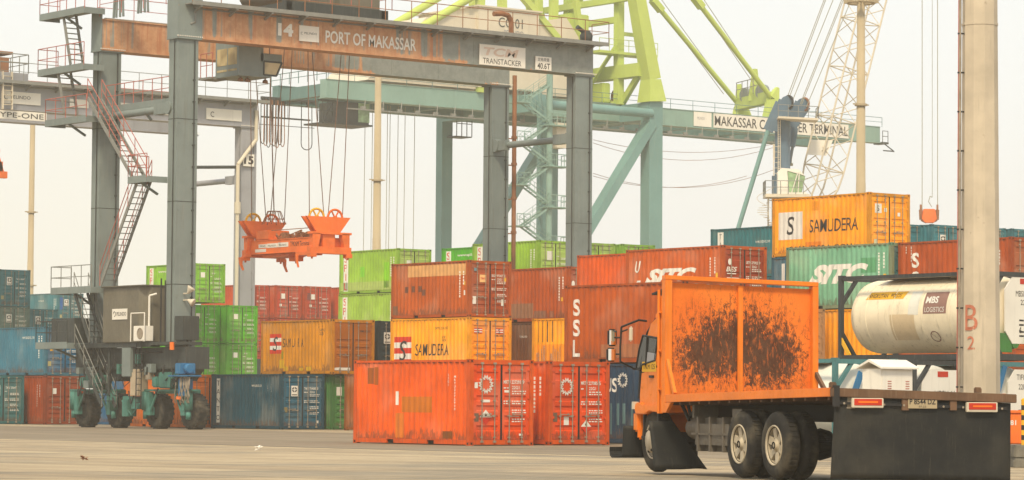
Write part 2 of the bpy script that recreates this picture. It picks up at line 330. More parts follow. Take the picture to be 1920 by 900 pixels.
def ground_mat():
    g = N('yard_paving'); tc = g.n('ShaderNodeTexCoord').outputs['Object']; sep = g.n('ShaderNodeSeparateXYZ'); g.t.links.new(tc, sep.inputs[0])
    v = g.coord((1, 1, 1), False); vl = g.coord((.5, .06, 1), False)
    n1 = g.noise(.12, v, 6, .65); n2 = g.noise(1.1, vl, 5, .6); n3 = g.noise(6, v, 6, .7); n4 = g.noise(.5, v, 4)
    br = g.n('ShaderNodeTexBrick'); br.inputs['Scale'].default_value = 1.; br.inputs['Mortar Size'].default_value = .012; br.inputs['Brick Width'].default_value = .42; br.inputs['Row Height'].default_value = .21
    br.inputs['Color1'].default_value = (1, 1, 1, 1); br.inputs['Color2'].default_value = (.86, .86, .86, 1); br.inputs['Mortar'].default_value = (.5, .48, .45, 1)
    g.t.links.new(tc, br.inputs['Vector'])
    tan = g.mix(g.ramp(n2, .3, .7), (.37, .285, .18, 1), (.5, .4, .26, 1))
    tan = g.mix(g.math('MULTIPLY', g.ramp(n1, .48, .62), .75), tan, (.235, .205, .155, 1))
    tan = g.mix(1., tan, br.outputs['Color'], 'MULTIPLY')
    asp = g.mix(g.ramp(n2, .3, .7), (.185, .145, .096, 1), (.26, .205, .138, 1))
    asp = g.mix(g.math('MULTIPLY', g.ramp(n4, .5, .7), .5), asp, (.28, .24, .18, 1))
    wob = g.math('ADD', sep.outputs[0], g.math('MULTIPLY', g.noise(.3, v, 3), 3.))
    f = g.math('MULTIPLY', g.ramp(wob, 47.6, 49.4), g.ramp(wob, 74.5, 76.5, 1., 0.))
    c = g.mix(f, tan, asp)
    c = g.mix(g.math('MULTIPLY', g.ramp(n3, .6, .72), .3), c, (.1, .08, .055, 1))
    tyre = g.noise(1.0, g.coord((1.1, .035, 1), False), 4, .6); skid = g.noise(1.0, g.coord((3.2, .05, 1), False), 3, .5)
    c = g.mix(g.math('MULTIPLY', g.ramp(tyre, .52, .7), .42), c, (.13, .105, .075, 1))
    c = g.mix(g.math('MULTIPLY', g.ramp(skid, .62, .68), .4), c, (.09, .075, .055, 1))
    oil = g.noise(.35, v, 3, .5); c = g.mix(g.math('MULTIPLY', g.ramp(oil, .66, .74), .6), c, (.07, .06, .048, 1))
    sl_ = g.n('ShaderNodeTexBrick'); sl_.offset = 0.; sl_.inputs['Scale'].default_value = 1.; sl_.inputs['Mortar Size'].default_value = .06; sl_.inputs['Brick Width'].default_value = 6.; sl_.inputs['Row Height'].default_value = 4.5
    sl_.inputs['Color1'].default_value = (1, 1, 1, 1); sl_.inputs['Color2'].default_value = (.9, .9, .9, 1); sl_.inputs['Mortar'].default_value = (.34, .31, .27, 1); g.t.links.new(tc, sl_.inputs['Vector'])
    c = g.mix(1., c, sl_.outputs['Color'], 'MULTIPLY')
    g.bump(n3, .25, .02)
    return g.done(c, .85, 0., .25)
M['ground'] = ground_mat()
M['line'] = paint('worn_lane_paint', (.8, .62, .38, 1), .8, .3, .4, .4, scale=.7, rnd=False)

# ------------------------------------------------------------------ text
_tc = {}
def text_geo(s, shear=0., fat=0.):
    k = (s, shear, fat)
    if k not in _tc:
        cu = bpy.data.curves.new('t', 'FONT'); cu.body = s; cu.size = 1; cu.shear = shear; cu.offset = fat; cu.resolution_u = 3; cu.space_line = .95
        o = bpy.data.objects.new('t', cu); col.objects.link(o)
        me = bpy.data.meshes.new_from_object(o.evaluated_get(bpy.context.evaluated_depsgraph_get()))
        vs_ = [tuple(v.co) for v in me.vertices]; fs = [tuple(p.vertices) for p in me.polygons]
        bpy.data.objects.remove(o); bpy.data.curves.remove(cu); bpy.data.meshes.remove(me)
        xs = [v[0] for v in vs_]; ys = [v[1] for v in vs_]
        _tc[k] = (vs_, fs, min(xs), max(xs), min(ys), max(ys))
    return _tc[k]
def add_text(mb, s, o, xd, ud, h, wd=None, off=.006, shear=0., fat=0., mi=0, align='L'):
    """letters painted on a surface: lower left corner o, reading along xd, height h (whole block), width wd"""
    vs_, fs, x0, x1, y0, y1 = text_geo(s, shear, fat); sy = h / (y1 - y0); sx = sy if wd is None else wd / (x1 - x0)
    o, xd, ud = Vector(o), Vector(xd).normalized(), Vector(ud).normalized(); nrm = xd.cross(ud)
    if align == 'C': o = o - xd * (sx * (x1 - x0) / 2)
    return mb.add([o + xd * ((x - x0) * sx) + ud * ((y - y0) * sy) + nrm * off for x, y, z in vs_], fs, mi)
def plate(mb, o, xd, ud, wd, h, t=.03, mi=0, off=0.):
    o, xd, ud = Vector(o), Vector(xd).normalized(), Vector(ud).normalized(); n_ = xd.cross(ud)
    q = [o, o + xd * wd, o + xd * wd + ud * h, o + ud * h]
    return mb.add([p + n_ * off for p in q] + [p + n_ * (off + t) for p in q], [(3, 2, 1, 0), (4, 5, 6, 7), (0, 1, 5, 4), (1, 2, 6, 5), (2, 3, 7, 6), (3, 0, 4, 7)], mi)
XD, YD, ZD = V(1, 0, 0), V(0, 1, 0), V(0, 0, 1); LD = V(0, -1, 0)

# ================================================================== setting
def ground_z(p):                    # the yard is level by the stacks and rises gently towards the camera
    d = p[0] * FW.x + p[1] * FW.y
    t = max(0., 74 - d)
    return min(.3, .0068 * t * (t / (t + 3)))
def make_ground():
    ds = [-60, 0] + list(range(10, 110, 3)) + [115, 125, 140, 160, 200, 260, 350, 500, 800, 1300, 2200, 3500]
    xs = [-3500, -1500, -700, -300, -150, -80, -50, -35, -25, -18, -12, -8, -4, 0, 4, 8, 12, 18, 25, 35, 50, 80, 150, 300, 700, 1500, 3500]
    vs_ = []
    for d in ds:
        for x in xs:
            p = FW * d + RT * x; vs_.append((p.x, p.y, ground_z(p)))
    n = len(xs); b = MB()
    b.add(vs_, [(j * n + i, j * n + i + 1, (j + 1) * n + i + 1, (j + 1) * n + i) for j in range(len(ds) - 1) for i in range(n - 1)])
    tag(b.build('ground', M['ground']), kind='structure')
make_ground()
def lane_line(x, y0, y1, wd, step=2.):
    b = MB(); n = int((y1 - y0) / step); vs_ = []
    for i in range(n + 1):
        y = y0 + (y1 - y0) * i / n
        for dx in (0, wd):
            p = (x + dx, y); vs_.append((x + dx, y, ground_z(p) + .005))
    b.add(vs_, [(2 * i, 2 * i + 1, 2 * i + 3, 2 * i + 2) for i in range(n)])
    return b.build('lane_marking', M['line'])
tag(lane_line(47.1, 20, 190, .3), 'long pale lane line across the paving in front of the gantry crane', 'lane marking', kind='structure')
tag(lane_line(75.9, 30, 230, .32), 'faint pale line at the foot of the container rows', 'lane marking', kind='structure')

# ================================================================== containers
CW, CL, CH = 2.438, 6.058, 2.591
PITCHC = .278; Y0C, Y1C = .17, 5.888
def corr_pts():                     # corrugation of the long wall: (y, depth)
    pts = []; y = Y0C; n = int((Y1C - Y0C) / PITCHC); y += ((Y1C - Y0C) - n * PITCHC) / 2; pts.append((Y0C, .012))
    for i in range(n):
        pts += [(y + .035, .012), (y + .104, .042), (y + .174, .042), (y + .243, .012)]; y += PITCHC
    pts.append((Y1C, .012)); return pts
CORR = corr_pts()
def corr_depth(y):
    for (a, da), (b, db) in zip(CORR, CORR[1:]):
        if a <= y <= b: return da + (db - da) * (y - a) / max(1e-9, b - a)
    return .0
def body_mesh():
    b = MB(); z0, z1 = .17, 2.51
    for sx in (0, 1):
        f = (lambda d: d) if sx == 0 else (lambda d: CW - d)
        vs_ = []
        for y, d in CORR: vs_ += [(f(d), y, z0), (f(d), y, z1)]
        b.add(vs_, [(2 * i, 2 * i + 2, 2 * i + 3, 2 * i + 1) for i in range(len(CORR) - 1)])
    b.box(.05, CW - .05, .06, CL - .04, 2.545, 2.57)       # roof
    b.box(.05, CW - .05, .06, CL - .04, .14, .168)         # floor
    xs = [(.14 + i * .0542) for i in range(41)]            # far end wall
    vs_ = []
    for i, x in enumerate(xs): d = CL - (.02 if i % 4 < 2 else .055); vs_ += [(x, d, z0), (x, d, z1)]
    b.add(vs_, [(2 * i, 2 * i + 1, 2 * i + 3, 2 * i + 2) for i in range(len(xs) - 1)])
    return b.mesh('body', M['paint'])
def frame_mesh():
    b = MB()
    for x in (0.004, CW - .154):
        b.box(x, x + .15, .004, .174, .118, CH - .118); b.box(x, x + .15, CL - .164, CL - .004, .118, CH - .118)
    for x in (0.008, CW - .068):                           # side rails; the bottom one with two fork pockets
        b.box(x, x + .06, .178, CL - .178, 2.505, 2.575)
        for a, c in ((.178, 1.80), (2.16, 3.90), (4.26, CL - .178)): b.box(x, x + .06, a, c, .03, .165)
        for a in (1.80, 3.90): b.box(x, x + .06, a, a + .36, .145, .165)
    for y0, y1 in ((.008, .108), (CL - .1, CL - .008)):
        b.box(.158, CW - .158, y0, y1, 2.44, 2.575); b.box(.158, CW - .158, y0, y1, .03, .168)
    for a in (1.80, 3.90): b.box(.07, CW - .07, a + .01, a + .35, .035, .14, 1)
    for i in range(20): b.box(-.004, .01, .35 + i * .285, .45 + i * .285, 2.49, 2.506, 1)   # shadow gap tabs under the top rail
    return b.mesh('frame', [M['paint_frame'], M['void']])
def castings_mesh():
    b = MB()
    b.box(0, .162, 0, .178, 0, .118)
    b.box(.05, .11, -.003, .0, .03, .09, 1); b.box(-.003, 0., .06, .12, .03, .09, 1)
    return b.mesh('corner_casting', [M['paint_frame'], M['void']])
def door_mesh(full=True):
    b = MB(); x0, x1 = 0, 1.055; z0, z1 = .175, 2.43
    prof = [(z0, .012), (.30, .012)]
    for zc in (.56, .86, 1.16, 1.46) if full else (.9, 1.25, 1.6):
        prof += [(zc - .13, .012), (zc - .1, .045), (zc + .02, .045), (zc + .05, .012)]
    prof += [(1.98, .012), (2.01, .045), (2.19, .045), (2.22, .012), (z1, .012)] if full else [(z1, .012)]
    xa, xb = x0 + .12, x1 - .12; vs_ = []
    for z, d in prof: vs_ += [(xa, .02 + d, z), (xb, .02 + d, z)]
    b.add(vs_, [(2 * i, 2 * i + 1, 2 * i + 3, 2 * i + 2) for i in range(len(prof) - 1)])
    b.box(x0, xa, .032, .08, z0, z1); b.box(xb, x1, .032, .08, z0, z1)
    for z in (.35, .85, 1.45, 1.95, 2.3): b.box(x0 - .05, x0 + .07, .004, .03, z - .035, z + .035)      # hinges
    b.box(x1 - .03, x1 + .01, .025, .034, z0, z1, 1)
    return b.mesh('door', [M['paint'], M['void']])
def rod_mesh():
    b = MB(); b.tube((0, -.012, .1), (0, -.012, 2.5), .017, 6)
    for z in (.25, .9, 1.35, 2.3): b.box(-.035, .035, -.026, .034, z - .022, z + .022)
    b.box(-.05, .05, -.035, .02, .09, .15); b.box(-.05, .05, -.035, .02, 2.44, 2.5)
    return b.mesh('locking_rod', M['steel'])
def handle_mesh():
    b = MB(); b.box(0, .34, -.034, -.02, .935, .957); b.box(.3, .34, -.036, .03, .92, .975); return b.mesh('door_handle', M['steel'])
ME = dict(body=body_mesh(), frame=frame_mesh(), casting=castings_mesh(), door=door_mesh(), door3=door_mesh(False), rod=rod_mesh(), handle=handle_mesh())
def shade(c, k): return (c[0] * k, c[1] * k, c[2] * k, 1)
def container(loc, c, label, parts=True, door_c=None, plain_door=False, group='containers stacked in the yard', frame_c=None):
    t = thing('shipping_container', label, 'container', loc, random.uniform(-.006, .006), group)
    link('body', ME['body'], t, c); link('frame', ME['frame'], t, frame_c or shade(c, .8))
    if not parts:
        for sx in (0, 1): d = link('door', ME['door'], t, shade(c, .9)); d.location = (.16 if sx == 0 else CW - .16, 0, 0); d.scale = (1 - 2 * sx, 1, 1)
        return t
    for x in (0, 1):
        for y in (0, 1):
            for z in (0, 1):
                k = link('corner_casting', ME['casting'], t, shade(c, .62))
                k.location = (x * CW, y * CL, z * CH); k.scale = (1 - 2 * x, 1 - 2 * y, 1 - 2 * z)
    for sx in (0, 1):
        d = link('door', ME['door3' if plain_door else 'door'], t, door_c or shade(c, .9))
        d.location = (.16, 0, 0) if sx == 0 else (CW - .16, 0, 0); d.scale = (1 if sx == 0 else -1, 1, 1)
        for rx in (.30, .78):
            r_ = link('locking_rod', ME['rod'], d); r_.location = (rx, 0, 0)
            h = link('door_handle', ME['handle'], d); h.location = (rx - (.0 if rx < .5 else .36), 0, 0 if rx < .5 else -.06)
    return t
def conform(bm):                    # cut painted letters along the corrugation and lay them on it
    ys = [v.co.y for v in bm.verts]
    if not ys: return
    for y, d in CORR:
        if min(ys) < y < max(ys):
            bmesh.ops.bisect_plane(bm, geom=bm.verts[:] + bm.edges[:] + bm.faces[:], plane_co=(0, y, 0), plane_no=(0, 1, 0))
    for v in bm.verts: v.co.x += corr_depth(v.co.y)
def finish_mark(mb, name, mat, t, color=None, conf=True):
    me = bpy.data.meshes.new(name); me.from_pydata(mb.v, [], mb.f); me.materials.append(mat)
    if conf:
        bm = bmesh.new(); bm.from_mesh(me); conform(bm); bm.to_mesh(me); bm.free()
    return link(name, me, t, color)
def side_text(t, s, u, z, h, wd=None, mat='mark_w', name='lettering', shear=0., fat=0., color=None):
    mb = MB(); add_text(mb, s, (0, CL - u, z), LD, ZD, h, wd, .005, shear, fat); return finish_mark(mb, name, M[mat], t, color)
def side_stack(t, s, u, z_top, ch, step, mat='mark_w', name='lettering', shear=0., fat=.02, color=None, wd=None):
    mb = MB()
    for i, c in enumerate(s):
        if c != ' ': add_text(mb, c, (0, CL - u, z_top - i * step - ch), LD, ZD, ch, wd if wd and c != 'I' else None, .008, shear, fat, align='C')
    return finish_mark(mb, name, M[mat], t, color)
def side_rect(t, u, z, wd, h, mat='mark_w', name='patch', color=None, off=.003):
    mb = MB(); mb.add([(-off, CL - u, z), (-off, CL - u - wd, z), (-off, CL - u - wd, z + h), (-off, CL - u, z + h)], [(0, 1, 2, 3)])
    return finish_mark(mb, name, M[mat], t, color)
DY = .024
def door_text(t, s, x, z, h, wd=None, mat='mark_w', name='lettering', shear=0., fat=.015, color=None, off=0.):
    mb = MB(); add_text(mb, s, (x, DY - off, z), XD, ZD, h, wd, .002, shear, fat); return finish_mark(mb, name, M[mat], t, color, False)
def door_rect(t, x, z, wd, h, mat='mark_w', name='sticker', color=None, off=0.):
    mb = MB(); y = DY - .0015 - off; mb.add([(x, y, z), (x + wd, y, z), (x + wd, y, z + h), (x, y, z + h)], [(0, 1, 2, 3)])
    return finish_mark(mb, name, M[mat], t, color, False)
def small_lines(mb, x, z, n, wd, h=.035, step=.07):      # rows of data too small to read
    for i in range(n):
        xx = x
        while xx < x + wd:
            l = random.uniform(.04, .12); y = DY - .003
            if xx + l > x + wd: break
            mb.add([(xx, y, z - i * step), (xx + l, y, z - i * step), (xx + l, y, z - i * step + h), (xx, y, z - i * step + h)], [(0, 1, 2, 3)]); xx += l + .03
def door_data(t, mat='mark_w', rows=(1.62, 1.32, 1.05, .78), x=1.62):
    mb = MB()
    for z in rows: small_lines(mb, x, z, 2, .55)
    small_lines(mb, 1.3, rows[0] + .1, 1, .24); small_lines(mb, 1.3, rows[1], 2, .24)
    finish_mark(mb, 'data_lines', M[mat], t, None, False)
def ident(t, owner, num, chk, typ='22G1', mat='mark_w'):
    door_text(t, owner, 1.30, 1.86, .11, .26, mat, 'id_number'); door_text(t, num, 1.60, 1.86, .11, .36, mat, 'id_number')
    door_text(t, chk, 2.02, 1.86, .11, .07, mat, 'id_number'); door_text(t, typ, 1.62, 1.7, .1, .28, mat, 'id_number')
def side_ident(t, s, u=5.45, mat='mark_w', s2='22G1'):
    side_stack(t, s, u, 2.1, .07, .098, mat, 'id_number', 0, .02); side_stack(t, s2, u - .32, 2.15, .07, .098, mat, 'id_number', 0, .02)
def side_dashes(t, u=5.3, z1=2.1, z0=.95, mat='mark_w'):
    mb = MB(); z = z1
    for uu, zz in ((u, z0), (u + .28, z1 - .6)):
        z = z1
        while z > zz:
            l = random.uniform(.05, .11); mb.add([(-.006, CL - uu, z - l), (-.006, CL - uu - .055, z - l), (-.006, CL - uu - .055, z), (-.006, CL - uu, z)], [(0, 1, 2, 3)]); z -= l + .04
    finish_mark(mb, 'data_lines', M[mat], t)
def s_flag(t, u, z, wd, h, faded=False):       # red and white stripes under a dark S
    n = 5
    for i in range(n): side_rect(t, u, z + h * i / n, wd, h / n, 'mark_r' if i % 2 == 0 else 'mark_w', 'emblem')
    side_text(t, 'S', u + wd * .28, z + h * .14, h * .72, wd * .42, 'mark_k', 'emblem_letter', .15, .0)
def diamond_logo(t, x, z, s):                   # white sticker with a dark four-leaf ring
    door_rect(t, x, z, s, s * 1.35, 'mark_w', 'sticker', off=.004)
    mb = MB(); y = DY - .008; cx, cz, r = x + s / 2, z + s * .85, s * .36
    for k in range(4):
        a0, a1 = k * math.pi / 2 + .2, (k + 1) * math.pi / 2 - .1
        o_ = [(cx + r * 1.15 * math.cos(a), y, cz + r * .95 * math.sin(a)) for a in (a0, (a0 + a1) / 2, a1)]
        i_ = [(cx + r * .55 * math.cos(a), y, cz + r * .5 * math.sin(a)) for a in (a1, (a0 + a1) / 2, a0)]
        mb.add(o_ + i_, [tuple(range(6))])
    mb.add([(x + s * .1, y, z + s * .12), (x + s * .9, y, z + s * .12), (x + s * .9, y, z + s * .24), (x + s * .1, y, z + s * .24)], [(0, 1, 2, 3)])
    finish_mark(mb, 'emblem', M['mark_k'], t, None, False)
def wave_flower(mb, c, xd, ud, r, off):          # ring of eight little zigzags
    c, xd, ud = Vector(c), Vector(xd), Vector(ud); nrm = xd.cross(ud)
    for k in range(8):
        a = k * math.pi / 4; er = xd * math.cos(a) + ud * math.sin(a); et = -xd * math.sin(a) + ud * math.cos(a)
        zz = [(-.25, .52), (-.17, 1.), (0, .66), (.17, 1.), (.25, .52)]
        p = [c + et * (u * r) + er * (v * r) + nrm * off for u, v in zz]
        for a_, b_ in zip(p, p[1:]):
            d = (b_ - a_).normalized(); n_ = d.cross(nrm) * (r * .06)
            mb.add([a_ - n_ - d * r * .04, b_ - n_ + d * r * .04, b_ + n_ + d * r * .04, a_ + n_ - d * r * .04], [(0, 1, 2, 3)])
def flame_placard(t, x, z, s):
    y = DY - .012
    a = MB(); a.add([(x, y, z), (x + s / 2, y, z + s / 2), (x - s / 2, y, z + s / 2)], [(0, 1, 2)]); finish_mark(a, 'placard', M['mark_r'], t, None, False)
    a = MB(); a.add([(x - s / 2, y, z + s / 2), (x + s / 2, y, z + s / 2), (x, y, z + s)], [(0, 1, 2)]); finish_mark(a, 'placard', M['mark_w'], t, None, False)
    a = MB(); f = [(0, .56), (.07, .58), (.1, .64), (.05, .74), (.045, .68), (.0, .82), (-.02, .72), (-.06, .76), (-.09, .64), (-.06, .57)]
    a.add([(x + u * s, y - .002, z + v * s) for u, v in f], [tuple(range(len(f)))]); finish_mark(a, 'flame_sign', M['mark_k'], t, None, False)
def Z(l): return l * CH
ORANGE, BROWN, GREEN, TEAL, YEL = steel(228, 92, 44), steel(170, 82, 52), steel(86, 168, 40), steel(48, 112, 122), steel(246, 160, 16)
LGREEN = steel(140, 178, 78)

# --- the two in front
t = container((55.2, 72.6, 0), steel(224, 98, 46), 'orange red container standing on the paving in front, flammable placard low on its left door', door_c=steel(214, 82, 46))
side_ident(t, 'MRTU2272939', 5.3); side_rect(t, 2.25, 1.2, .14, .42, 'mark_w', 'paint_mark')
for a in ((.75, 1.85, .34, .5, steel(150, 84, 62)), (1.12, 1.82, .2, .55, steel(158, 88, 62)), (2.55, .98, 1.6, .48, steel(190, 110, 70)), (2.25, .2, .42, .75, steel(206, 118, 82)), (4.7, .2, .45, .22, steel(120, 70, 50))):
    side_rect(t, *a[:4], 'mark_o', 'repainted_patch', a[4])
mb = MB(); wave_flower(mb, (.62, DY, 1.84), XD, ZD, .27, .014); finish_mark(mb, 'emblem', M['mark_w'], t, None, False)
ident(t, 'MRTU', '227293', '9', '22G1'); door_data(t); flame_placard(t, .62, .62, .46); door_rect(t, .2, 1.72, .12, .18)
door_rect(t, 1.33, 1.6, .2, .07)
door_rect(t, .48, 1.3, .3, .08, 'mark_w', 'sticker', off=.004); door_rect(t, .2, .72, .16, .25, 'mark_o', 'sticker', steel(110, 90, 80)); door_rect(t, 1.9, .3, .14, .06)
t = container((58.55, 73.0, 0), steel(214, 92, 54), 'orange red container with a white flower emblem and a placard low on its right door', door_c=steel(214, 82, 48))
side_dashes(t, 5.3)
mb = MB(); wave_flower(mb, (.72, DY, 1.80), XD, ZD, .26, .014); finish_mark(mb, 'emblem', M['mark_w'], t, None, False)
ident(t, 'MRTU', '227085', '5', '22G1'); door_data(t); flame_placard(t, 1.5, .36, .42); door_rect(t, .62, .62, .2, .24); door_rect(t, .2, .72, .16, .28, 'mark_o', 'sticker', steel(110, 90, 80))
# --- blue one and the one with the stacked letters, behind the truck cab
t = container((63.3, 72.1, 0), steel(40, 66, 92), 'dark blue container low behind the truck cab with white letters and a flower emblem')
side_text(t, 'MERATUS', .35, 1.66, .46, 2.35, 'mark_w', fat=.02)
mb = MB(); wave_flower(mb, (0, CL - 3.0, 2.05), LD, ZD, .24, .014); finish_mark(mb, 'emblem', M['mark_w'], t)
for u, h in ((2.35, 1.0), (2.7, .7), (3.0, .65), (3.4, 1.1), (3.7, .8), (4.2, .9)): side_rect(t, u, 1.3 - h, .12, h, 'mark_o', 'faded_streak', steel(92, 122, 128))
t = container((63.3, 72.1, Z(1)), steel(172, 84, 56), 'rust red container with three big white letters stacked down its side')
side_stack(t, 'SSL', .62, 2.12, .55, .67, fat=.03, wd=.4)
side_rect(t, 1.9, .2, 3.2, .42, 'mark_o', 'repainted_patch', steel(158, 106, 80)); side_rect(t, 4.4, .5, .75, .55, 'mark_o', 'repainted_patch', steel(112, 92, 84))
# --- blue with upright white panel (left of the front container)
t = container((78.8, 118.1, 0), steel(24, 76, 96), 'blue container on the ground with an upright lettered white panel at its left end', door_c=steel(36, 92, 116))
side_rect(t, .42, .28, .36, 2.1, 'mark_w', 'lettering_panel'); side_stack(t, 'TANTO', .6, 2.28, .24, .41, 'mark_k', fat=0.)
side_text(t, 'www.tantonet.com', 3.5, 1.98, .12, .9); side_ident(t, 'TAKU 2724080', 5.2); diamond_logo(t, .58, 1.55, .36); ident(t, 'TAKU', '724080', '3'); door_data(t)
door_rect(t, 2.0, .3, .12, .12); door_rect(t, .2, .8, .18, .24, 'mark_o', 'sticker', steel(120, 110, 80))
t = container((81.55, 117.9, 0), steel(64, 120, 66), 'mid green container squeezed between the blue container and a brown one'); door_rect(t, .25, 1.6, .3, .4)
t = container((80.3, 109.1, 0), steel(142, 80, 50), 'brown container on the ground half hidden by the orange red one in front'); side_dashes(t)
# --- faded ochre one on top of the blue
t = container((81.3, 117.6, Z(1)), steel(206, 138, 48), 'faded ochre container with a worn striped flag and broken dark lettering', door_c=steel(164, 96, 40), plain_door=True)
s_flag(t, .78, 1.0, .95, .95); side_text(t, 'SAM U  R A', 1.9, 1.3, .42, 1.75, 'mark_k', shear=.05, fat=.0)
side_text(t, 'SAMU\n2218', 5.0, 1.85, .3, .4, 'mark_k', 'id_number'); side_dashes(t, 4.9, 2.4, 2.2, 'mark_k')
for a in ((1.6, .3, .4, .4), (2.0, .18, .3, .2), (3.3, .18, .35, .14), (3.9, .18, .4, .18)): side_rect(t, *a, 'mark_o', 'repainted_patch', steel(200, 158, 70))
side_rect(t, 1.75, .75, .2, .35, 'mark_o', 'repainted_patch', steel(150, 140, 56)); door_text(t, 'SAMU 206521', 1.6, 2.0, .1, .6, 'mark_k', 'id_number'); door_rect(t, .06, .19, 1.0, .13, 'mark_w', 'sticker')
t = container((84.3, 118.1, Z(1)), steel(32, 52, 62), 'navy black container peeping out between the ochre and the bright yellow ones'); diamond_logo(t, .35, 1.5, .4)
# --- bright yellow and brown stack
container((83.2, 109.5, 0), BROWN, 'weathered container buried inside the stacks', False, group='containers buried in the stacks')
t = container((83.2, 109.5, Z(1)), steel(250, 170, 20), 'bright yellow container with a crisp striped flag, above the orange red one in front', door_c=steel(238, 150, 22))
s_flag(t, .3, .45, 1.35, 1.3); side_text(t, 'SAMUDERA', 1.95, .86, .54, 2.55, 'mark_k', shear=.05, fat=.002); side_text(t, 'SAMU 221624 2', 3.45, 2.05, .12, 1.0, 'mark_k', 'id_number'); side_text(t, '22\n10', 3.95, 1.5, .25, .3, 'mark_k', 'id_number')
for x in (.3, 1.5): 
    for i in range(5): door_rect(t, x, 1.85 + i * .05, .46, .05, 'mark_r' if i % 2 == 0 else 'mark_w', 'emblem', off=.004)
    door_text(t, 'S', x + .18, 1.86, .22, .1, 'mark_k', 'emblem_letter', off=.008)
door_text(t, 'SAMU 209623 4', 1.48, 1.72, .09, .62, 'mark_k', 'id_number'); door_rect(t, .2, .22, .2, .22, 'mark_o', 'sticker', steel(90, 90, 80)); door_rect(t, 1.4, .25, .2, .16)
t = container((83.4, 109.8, Z(2)), steel(178, 88, 54), 'rust brown container with a pale repainted strip along its top left', door_c=steel(158, 72, 48))
side_rect(t, 1.3, 1.92, 4.5, .52, 'mark_o', 'repainted_strip', steel(206, 160, 116)); side_dashes(t, 5.3); side_rect(t, 5.62, 1.45, .14, .18, 'yellow', 'sticker'); side_rect(t, 5.62, 1.0, .12, .22, 'mark_w', 'sticker')
for u, z, c in ((1.1, 1.2, 'E'), (1.62, 1.22, 'A'), (2.14, 1.22, 'L'), (2.44, 1.05, 'D')):
    side_rect(t, u, z, .26, .28, 'mark_o', 'painted_out_letter', steel(104, 66, 52))
side_rect(t, .15, .2, .4, .4, 'mark_o', 'repainted_patch', steel(120, 84, 66)); ident(t, 'SEGU', '975427', '2'); door_data(t); door_rect(t, .62, 1.6, .38, .34, 'mark_o', 'sticker', steel(232, 190, 140)); door_text(t, 'TEMAS', .66, 1.72, .1, .28, 'mark_r', off=.004)
door_rect(t, 1.98, 1.66, .16, .18, 'yellow'); door_rect(t, .22, .6, .2, .35, 'mark_w'); door_rect(t, 1.86, .55, .14, .3, 'mark_w'); door_rect(t, .3, 2.1, .14, .14, 'mark_o', 'sticker', steel(120, 150, 160))
# --- brown, behind it to the right
container((90.5, 111.4, 0), BROWN, 'weathered container buried inside the stacks', False, group='containers buried in the stacks')
t = container((90.5, 111.4, Z(1)), steel(108, 62, 48), 'dark maroon container mostly hidden behind the bright yellow ones'); side_text(t, 'TGHU 6001', 2.3, 1.85, .1, .6)
t = container((90.5, 111.4, Z(2)), steel(176, 84, 54), 'rust red container with grey patches along its foot, just right of the rust brown one', door_c=steel(150, 60, 44))
side_rect(t, .17, .2, 3.2, .7, 'mark_o', 'repainted_patch', steel(150, 110, 90)); side_rect(t, 3.4, .18, .9, .35, 'mark_o', 'repainted_patch', steel(140, 100, 84)); side_rect(t, 4.6, .2, .35, .3, 'mark_o', 'repainted_patch', steel(150, 100, 80)); side_dashes(t); side_rect(t, 5.45, .95, .16, .18, 'yellow', 'sticker')
mb = MB(); mb.add([(.3 + .1 * math.cos(a * .524), DY - .005, 1.75 + .17 * math.sin(a * .524)) for a in range(12)], [tuple(range(12))]); finish_mark(mb, 'emblem', M['mark_w'], t, None, False)
container((86.9, 103.6, 0), BROWN, 'weathered container buried inside the stacks', False, group='containers buried in the stacks')
t = container((86.9, 103.6, Z(1)), steel(250, 172, 16), 'yellow container with smeared white brush strokes on its side')
side_rect(t, .2, .2, 2.3, 1.2, 'mark_o', 'repainted_patch', steel(236, 150, 18))
for i in range(11):
    if i not in (5,): side_rect(t, .3 + i * .17, .16 + .1 * (i % 2), .09 + .05 * (i % 3 == 0), random.uniform(.75, 1.2), 'mark_w', 'brush_stroke')
for i in range(4): side_rect(t, .45 + i * .33, 1.5, .05, .95, 'mark_k', 'dark_streak')
# --- red ones above the truck headboard
for l, lab in ((0, None), (1, None)): container((84.3, 97.1, Z(l)), BROWN, 'weathered container buried inside the stacks', False, group='containers buried in the stacks')
t = container((84.3, 97.1, Z(2)), steel(208, 92, 50), 'orange brown container with one square grey patch, right of the rust red one'); side_rect(t, 1.75, .35, 1.0, .85, 'mark_o', 'repainted_patch', steel(170, 140, 110))
for l in (0, 1): container((82.8, 92.0, Z(l)), BROWN, 'weathered container buried inside the stacks', False, group='containers buried in the stacks')
def sitc(t, u, z, h, wd):
    side_text(t, 'SITC', u, z, h, wd, 'mark_w', 'lettering', .45, .06)
t = container((82.8, 92.0, Z(2)), steel(190, 90, 62), 'maroon container with slanted white lettering, above the truck headboard', door_c=steel(146, 58, 46))
side_stack(t, 'UES', .75, 2.1, .5, .82, shear=.25, fat=.01, wd=.34); sitc(t, 1.2, 1.12, .62, 3.25); side_dashes(t, 5.25); side_rect(t, 5.6, 1.25, .12, .22, 'yellow', 'sticker')
door_text(t, 'BES', .2, 1.52, .2, .6, shear=.25); door_rect(t, .2, 1.42, .55, .04); door_rect(t, .24, 1.02, .68, .26, 'mark_w'); door_text(t, 'SITC', .32, 1.08, .14, .5, 'mark_o', shear=.4, color=steel(60, 130, 140), off=.004)
ident(t, 'UETU', '275922', '9'); door_data(t); mb = MB(); mb.add([(.4 + .1 * math.cos(a * .524), DY - .005, 1.92 + .13 * math.sin(a * .524)) for a in range(12)], [tuple(range(12))]); finish_mark(mb, 'emblem', M['mark_w'], t, None, False)
